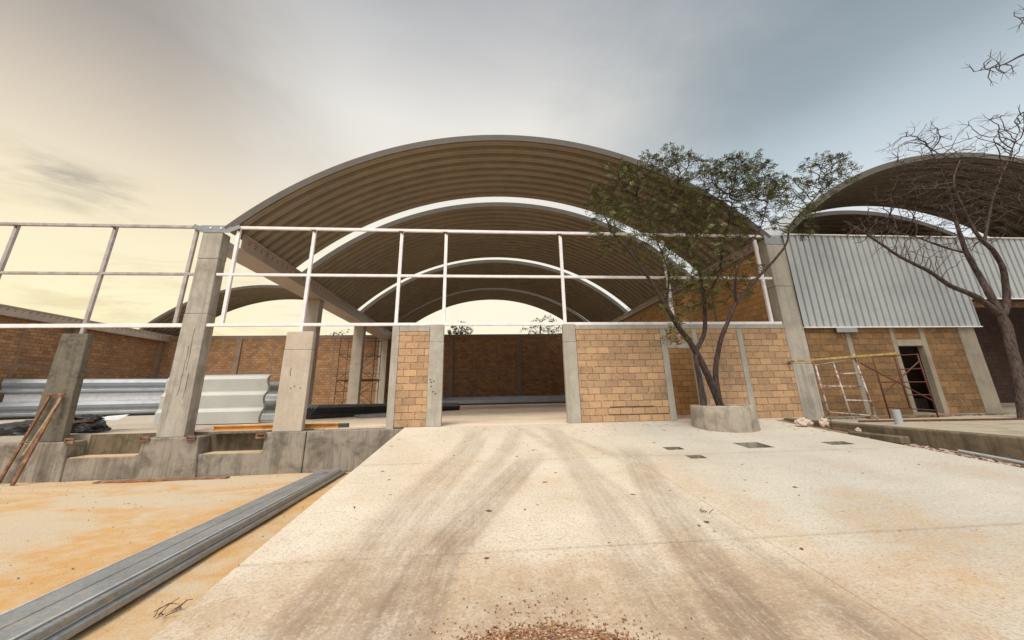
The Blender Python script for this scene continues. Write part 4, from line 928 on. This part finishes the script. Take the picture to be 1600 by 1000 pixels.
def pebble(x, y, z, s):
    rot = Matrix.Rotation(r.uniform(0, 6.28), 3, Vector((r.gauss(0, 1), r.gauss(0, 1), r.gauss(0, 1))).normalized())
    mb.add([Vector((x, y, z)) + rot @ Vector((q[0] * s * r.uniform(.7, 1.2), q[1] * s * r.uniform(.7, 1.2), q[2] * s * r.uniform(.5, .9))) for q in octa], of)
for k in range(5200):
    x = gc.x + r.uniform(-1.45, 1.45); y = gc.y + r.uniform(-.85, .85); h = gh(x, y)
    if h > .003: pebble(x, y, zr(y) + h + r.uniform(-.006, .006), r.uniform(.006, .014))
for k in range(330):
    a = r.uniform(.15, 3.0); q = 1 + abs(r.gauss(0, .20)); x = gc.x + 1.08 * q * math.cos(a) * r.uniform(.5, 1); y = gc.y + .78 * q * math.sin(a) + r.uniform(0, .1)
    if y > -6.9: continue
    pebble(x, y, zr(y) + .005, r.uniform(.005, .013))
stuff(mb.build('gravel_heap', 'gravel'), 'heap of reddish brown gravel spilling onto the apron at the bottom edge', 'gravel')

# ------------------------------------------------------------------ trestle, bags, orange bar on the plinth
tr = thing('timber_trestle', 'rusty brown two-legged trestle leaning against the dark stub column', 'trestle', (-11.2, -.5, zy(-.6)))
MB().bar((-12.15, -.22, zy(-.2)), (-11.72, -.08, 1.05), .07, .05).build('leg', 'rustwood', tr, .006)
MB().bar((-11.52, -.50, zy(-.5)), (-11.42, -.09, 1.05), .08, .05).build('leg', 'rustwood', tr, .006)
MB().bar((-11.93, -.10, 1.085), (-11.34, -.10, 1.09), .05, .05).build('top_bar', 'rustwood', tr, .006)
MB().bar((-11.97, -.17, -.1), (-11.42, -.32, -.1), .04, .04).build('cross_bar', 'rustwood', tr, .006)
MB().bar((-11.60, -.40, -.4), (-11.38, -.13, .98), .05, .035).build('brace', 'wood_pale', tr, .006)
def crumple(name, label, c, rx, ry, rz, seed, mat='black', cat='bag', group=None):
    bm = bmesh.new(); bmesh.ops.create_icosphere(bm, subdivisions=4, radius=1)
    for v in bm.verts:
        d_ = 1 + .45 * mnoise.noise(v.co * 1.6 + Vector((seed, 3, 0))) + .22 * abs(mnoise.noise(v.co * 4.5 + Vector((0, seed, 0)))) + .08 * mnoise.noise(v.co * 11)
        v.co = Vector((v.co.x * rx * d_, v.co.y * ry * d_, max(-.35, v.co.z) * rz * d_))
    me = bpy.data.meshes.new(name); bm.to_mesh(me); bm.free(); me.materials.append(MAT[mat])
    o = bpy.data.objects.new(name, me); COL.objects.link(o); o.location = c; return tag(o, label, cat, group)
gb = 'black plastic by the plinth'
crumple('black_bag', 'long flat black plastic sheet bundle left of the dark stub column', (-13.0, 1.0, .12), .85, .4, .26, 1, group=gb)
crumple('black_bag', 'big black plastic bag right of the dark stub column', (-11.95, 1.2, .14), .55, .35, .26, 5, group=gb)
crumple('black_bag', 'rolled black plastic bundle on top of the bag by the stub column', (-11.95, 1.35, .40), .40, .15, .10, 9, group=gb)
crumple('black_bag', 'small black scrap of plastic at the right end of the bag heap', (-11.35, 1.05, .10), .30, .18, .13, 13, group=gb)
tag(MB().bar((-12.2, .95, .31), (-11.5, 1.05, .33), .12, .06).build('brown_board', 'rustwood'), 'short brown board lying over the black plastic bag', 'board')
tag(MB().add([(-11.9, 1.9, .42), (-11.3, 1.95, .46), (-11.25, 1.55, .30), (-11.85, 1.5, .32)], [(0, 1, 2, 3)]).add([(-11.9, 1.9, .416), (-11.3, 1.95, .456), (-11.25, 1.55, .296), (-11.85, 1.5, .316)], [(3, 2, 1, 0)]).build('paper_sack', 'paper'), 'white paper sheet lying behind the black bag heap', 'paper')
ob = thing('steel_bar', 'orange primed steel bar lying across the plinth behind the cream stub column', 'bar', (-6, .35, 0))
e = [(-.06, 0), (.06, 0), (.06, .02), (.012, .025), (.012, .095), (.06, .10), (.06, .12), (-.06, .12), (-.06, .10), (-.012, .095), (-.012, .025), (-.06, .02)]
MB().prism(e, (-7.78, .62, .005), (-4.25, .62, .005)).build('beam', 'orange', ob)
MB().box(-4.25, -3.98, .54, .70, .005, .115).build('end_cap', 'sheet_dark', ob, .01)

# ------------------------------------------------------------------ sheet stacks on the floor inside
def ribbed(p, q, w, ribs, depth, thick, tilt=0.0, mat='sheet', n_layers=1, gap=.02, name='sheet', parent=None):
    """a pack of ribbed sheets: profile across, swept from p to q; tilt turns the width up"""
    mb = MB(); d_ = (Vector(q) - Vector(p)).normalized(); r_ = d_.cross(Vector((0, 0, 1))).normalized(); ct, sn = math.cos(tilt), math.sin(tilt)
    for L_ in range(n_layers):
        top = []; m = ribs * 8
        for k in range(m + 1):
            u = k / m; h = depth * .5 * max(-1, min(1, 1.7 * math.cos(2 * math.pi * ribs * u))); top.append((w * (u - .5), h + L_ * gap))
        prof = top + [(a, b - thick) for a, b in top[::-1]]
        prof = [(a * ct - b * sn, a * sn + b * ct) for a, b in prof]; n = len(prof); m1 = len(top)
        off = len(mb.v); P0, P1 = Vector(p), Vector(q)
        mb.v += [tuple(c + r_ * a + Vector((0, 0, b))) for c in (P0, P1) for a, b in prof]
        for k in range(n): mb.f.append(tuple(off + i for i in (k, (k + 1) % n, n + (k + 1) % n, n + k)))
        for k in range(m1 - 1):
            for o2 in (0, n): mb.f.append(tuple(off + o2 + i for i in (k, k + 1, n - 2 - k, n - 1 - k)))
    return mb.build(name, mat, parent)
gs = 'roofing sheet packs on the floor'
def pack(label, p, q, *a, **k):
    t_ = thing('sheet_pack', label, 'sheets', p, gs); ribbed(p, q, *a, parent=t_, **k); return t_
zA = 0.0
def long_sheets(label, y, z, x0, x1, yd, LN=1):
    t_ = thing('sheet_pack', label, 'sheets', ((x0 + x1) / 2, y, z), gs)
    for L_ in range(LN):
        prof = [(.34, .0), (.45, .05), (.45, .11), (.36, .16), (.36, .20), (.47, .27), (.50, .36), (.44, .46), (.36, .50), (-.36, .50), (-.36, 0)]
        MB().prism([(a - .04 * L_, b * 1.6) for a, b in prof], (x0 - L_ * .3, y + yd, z), (x1, y, z)).build('sheet', 'sheet', t_)
    return t_
long_sheets('lower long silver sheet pack on the left bay floor', 14.8, .10, -26.3, -16.5, -3.6)
MB().bar((-26, 11.35, .045), (-16.6, 14.8, .045), .6, .09).build('bearer', 'sheet_dark', bpy.data.objects['sheet_pack'])
tb = thing('sheet_supports', 'row of pale blocks carrying the upper silver sheet pack', 'supports', (-20, 14, .0))
MB().bar((-26.2, 12.0, .66), (-16.6, 15.5, .66), .6, 1.32).build('block_row', 'paint', tb)
long_sheets('upper long silver sheet pack on the left bay floor, above the pale blocks', 15.5, 1.33, -26.3, -16.5, -3.6)
# pale pack standing near, with three ribs
p1 = thing('sheet_pack', 'pale ribbed sheet pack standing on edge between the tall and cream columns', 'sheets', (-10, 3.4, 0), gs)
for k in range(5):
    prof = []; m = 61
    for i in range(m):
        u = i / (m - 1); w_ = (u * 3 + .08) % 1; prof.append(((.075 * (w_ / .78) if w_ < .78 else .075 * (1 - w_) / .22) - .26 * u, 1.72 * u + .03))
    pf = prof + [(a - .012, b) for a, b in prof[::-1]]; n = len(pf)
    x1 = -7.95 - .0 * k; y0_ = 3.2 + k * .035
    vs = [(x + (-.04 * math.sin(b * 9) if x > -9 else 0), y0_ - a, b) for x in (-11.2 - .1 * k, x1) for a, b in pf]
    fs = [(i, (i + 1) % n, n + (i + 1) % n, n + i) for i in range(n)] + [(o2 + i, o2 + i + 1, o2 + n - 2 - i, o2 + n - 1 - i) for o2 in (0, n) for i in range(m - 1)]
    MB().add(vs, fs).build('sheet', 'sheet_white', p1)
p2 = thing('sheet_pack', 'darker grey sheet pack end behind the pale standing pack', 'sheets', (-8.3, 5.2, 0), gs)
for k in range(4):
    prof = []; m = 25
    for i in range(m): u = i / (m - 1); prof.append((.09 * math.tanh(1.8 * math.cos(2 * math.pi * 2 * u + .5)) - .2 * u, 1.5 * u + .02))
    pf = prof + [(a - .012, b) for a, b in prof[::-1]]; n = len(pf); y0_ = 5.0 + k * .05
    vs = [(x, y0_ - a, b) for x in (-10.6, -7.9 - .05 * k) for a, b in pf]
    fs = [(i, (i + 1) % n, n + (i + 1) % n, n + i) for i in range(n)] + [(o2 + i, o2 + i + 1, o2 + n - 2 - i, o2 + n - 1 - i) for o2 in (0, n) for i in range(m - 1)]
    MB().add(vs, fs).build('sheet', 'galv', p2)
# dark sheets lying behind the cream column, long sheets by the back wall
t3 = thing('sheet_pack', 'dark grey ribbed sheets lying on the floor behind the cream column', 'sheets', (-6, 6.6, 0), gs)
for L_ in range(7): ribbed((-7.35 + .05 * L_, 5.3 + .02 * L_, .10 + .068 * L_), (-1.6, 11.4 - .1 * L_, .08 + .045 * L_), 1.15 - .03 * L_, 3, .13, .012, mat='galv' if L_ > 4 else 'sheet_dark', parent=t3)
MB().box(-7.0, -2.6, 6.6, 6.75, 0, .05).build('bearer', 'rustwood', t3)
t4 = thing('sheet_pack', 'flat grey sheet with a dark edge lying in front of the block pier gap', 'sheets', (-4.4, 6.3, 0), gs)
MB().add([(-5.4, 5.6, .12), (-3.0, 7.6, .16), (-2.4, 7.0, .16), (-4.9, 5.0, .12), (-5.4, 5.6, .01), (-3.0, 7.6, .01), (-2.4, 7.0, .01), (-4.9, 5.0, .01)], [(0, 1, 2, 3), (4, 7, 6, 5), (0, 4, 5, 1), (1, 5, 6, 2), (2, 6, 7, 3), (3, 7, 4, 0)]).build('sheet', 'galv', t4)
t5 = thing('sheet_pack', 'very long grey sheets lying along the foot of the back wall', 'sheets', (2, 20.5, 0), gs)
MB().prism([(-.5, 0), (-.5, .25), (-.3, .5), (.3, .5), (.5, .25), (.5, 0)], (-5.2, 20.3, .12), (9.6, 20.8, .12)).build('sheet', 'sheet', t5)
MB().box(-4.8, 9.4, 19.9, 20.3, 0, .11).build('bearer', 'sheet_dark', t5)
t6 = thing('sheet_pack', 'short dark sheet lying on the nave floor just inside the entrance', 'sheets', (-2.2, 12, 0), gs)
MB().prism([(-.35, 0), (-.35, .12), (.35, .16), (.35, 0)], (-4.4, 12.4, .01), (-1.9, 15.2, .01)).build('sheet', 'sheet_dark', t6)

# steel scaffold inside, around the second interior column
sc = thing('scaffold_tower', 'thin dark steel scaffold tower behind the interior column', 'scaffold', (-8.6, 16.2, 0))
for (x, y) in ((-9.9, 15.4), (-9.9, 17.0), (-7.5, 15.4), (-7.5, 17.0)): MB().tube((x, y, 0), (x, y, 4.9), .024, 6).build('leg', 'slot', sc)
mb = MB()
for y in (15.4, 17.0):
    for z in (.05, 1.9, 3.7, 4.8): mb.tube((-9.9, y, z), (-7.5, y, z), .022, 6)
    for z in (.1, 1.95): mb.tube((-9.9, y, z), (-7.5, y, z + 1.8), .018, 6); mb.tube((-7.5, y, z), (-9.9, y, z + 1.8), .018, 6)
for x in (-9.9, -9.3, -8.1, -7.5):
    for z in (1.2, 2.4, 3.6): mb.tube((x, 15.4, z), (x, 17, z), .014, 6)
mb.build('braces', 'slot', sc)
MB().box(-10, -7.4, 15.3, 17.1, 1.93, 1.98).build('deck', 'rustwood', sc)

# every labelled object is a thing unless it said otherwise
for o in SC.objects:
    if o.get('label') and not o.get('kind') and o.parent is None: o['kind'] = 'thing'
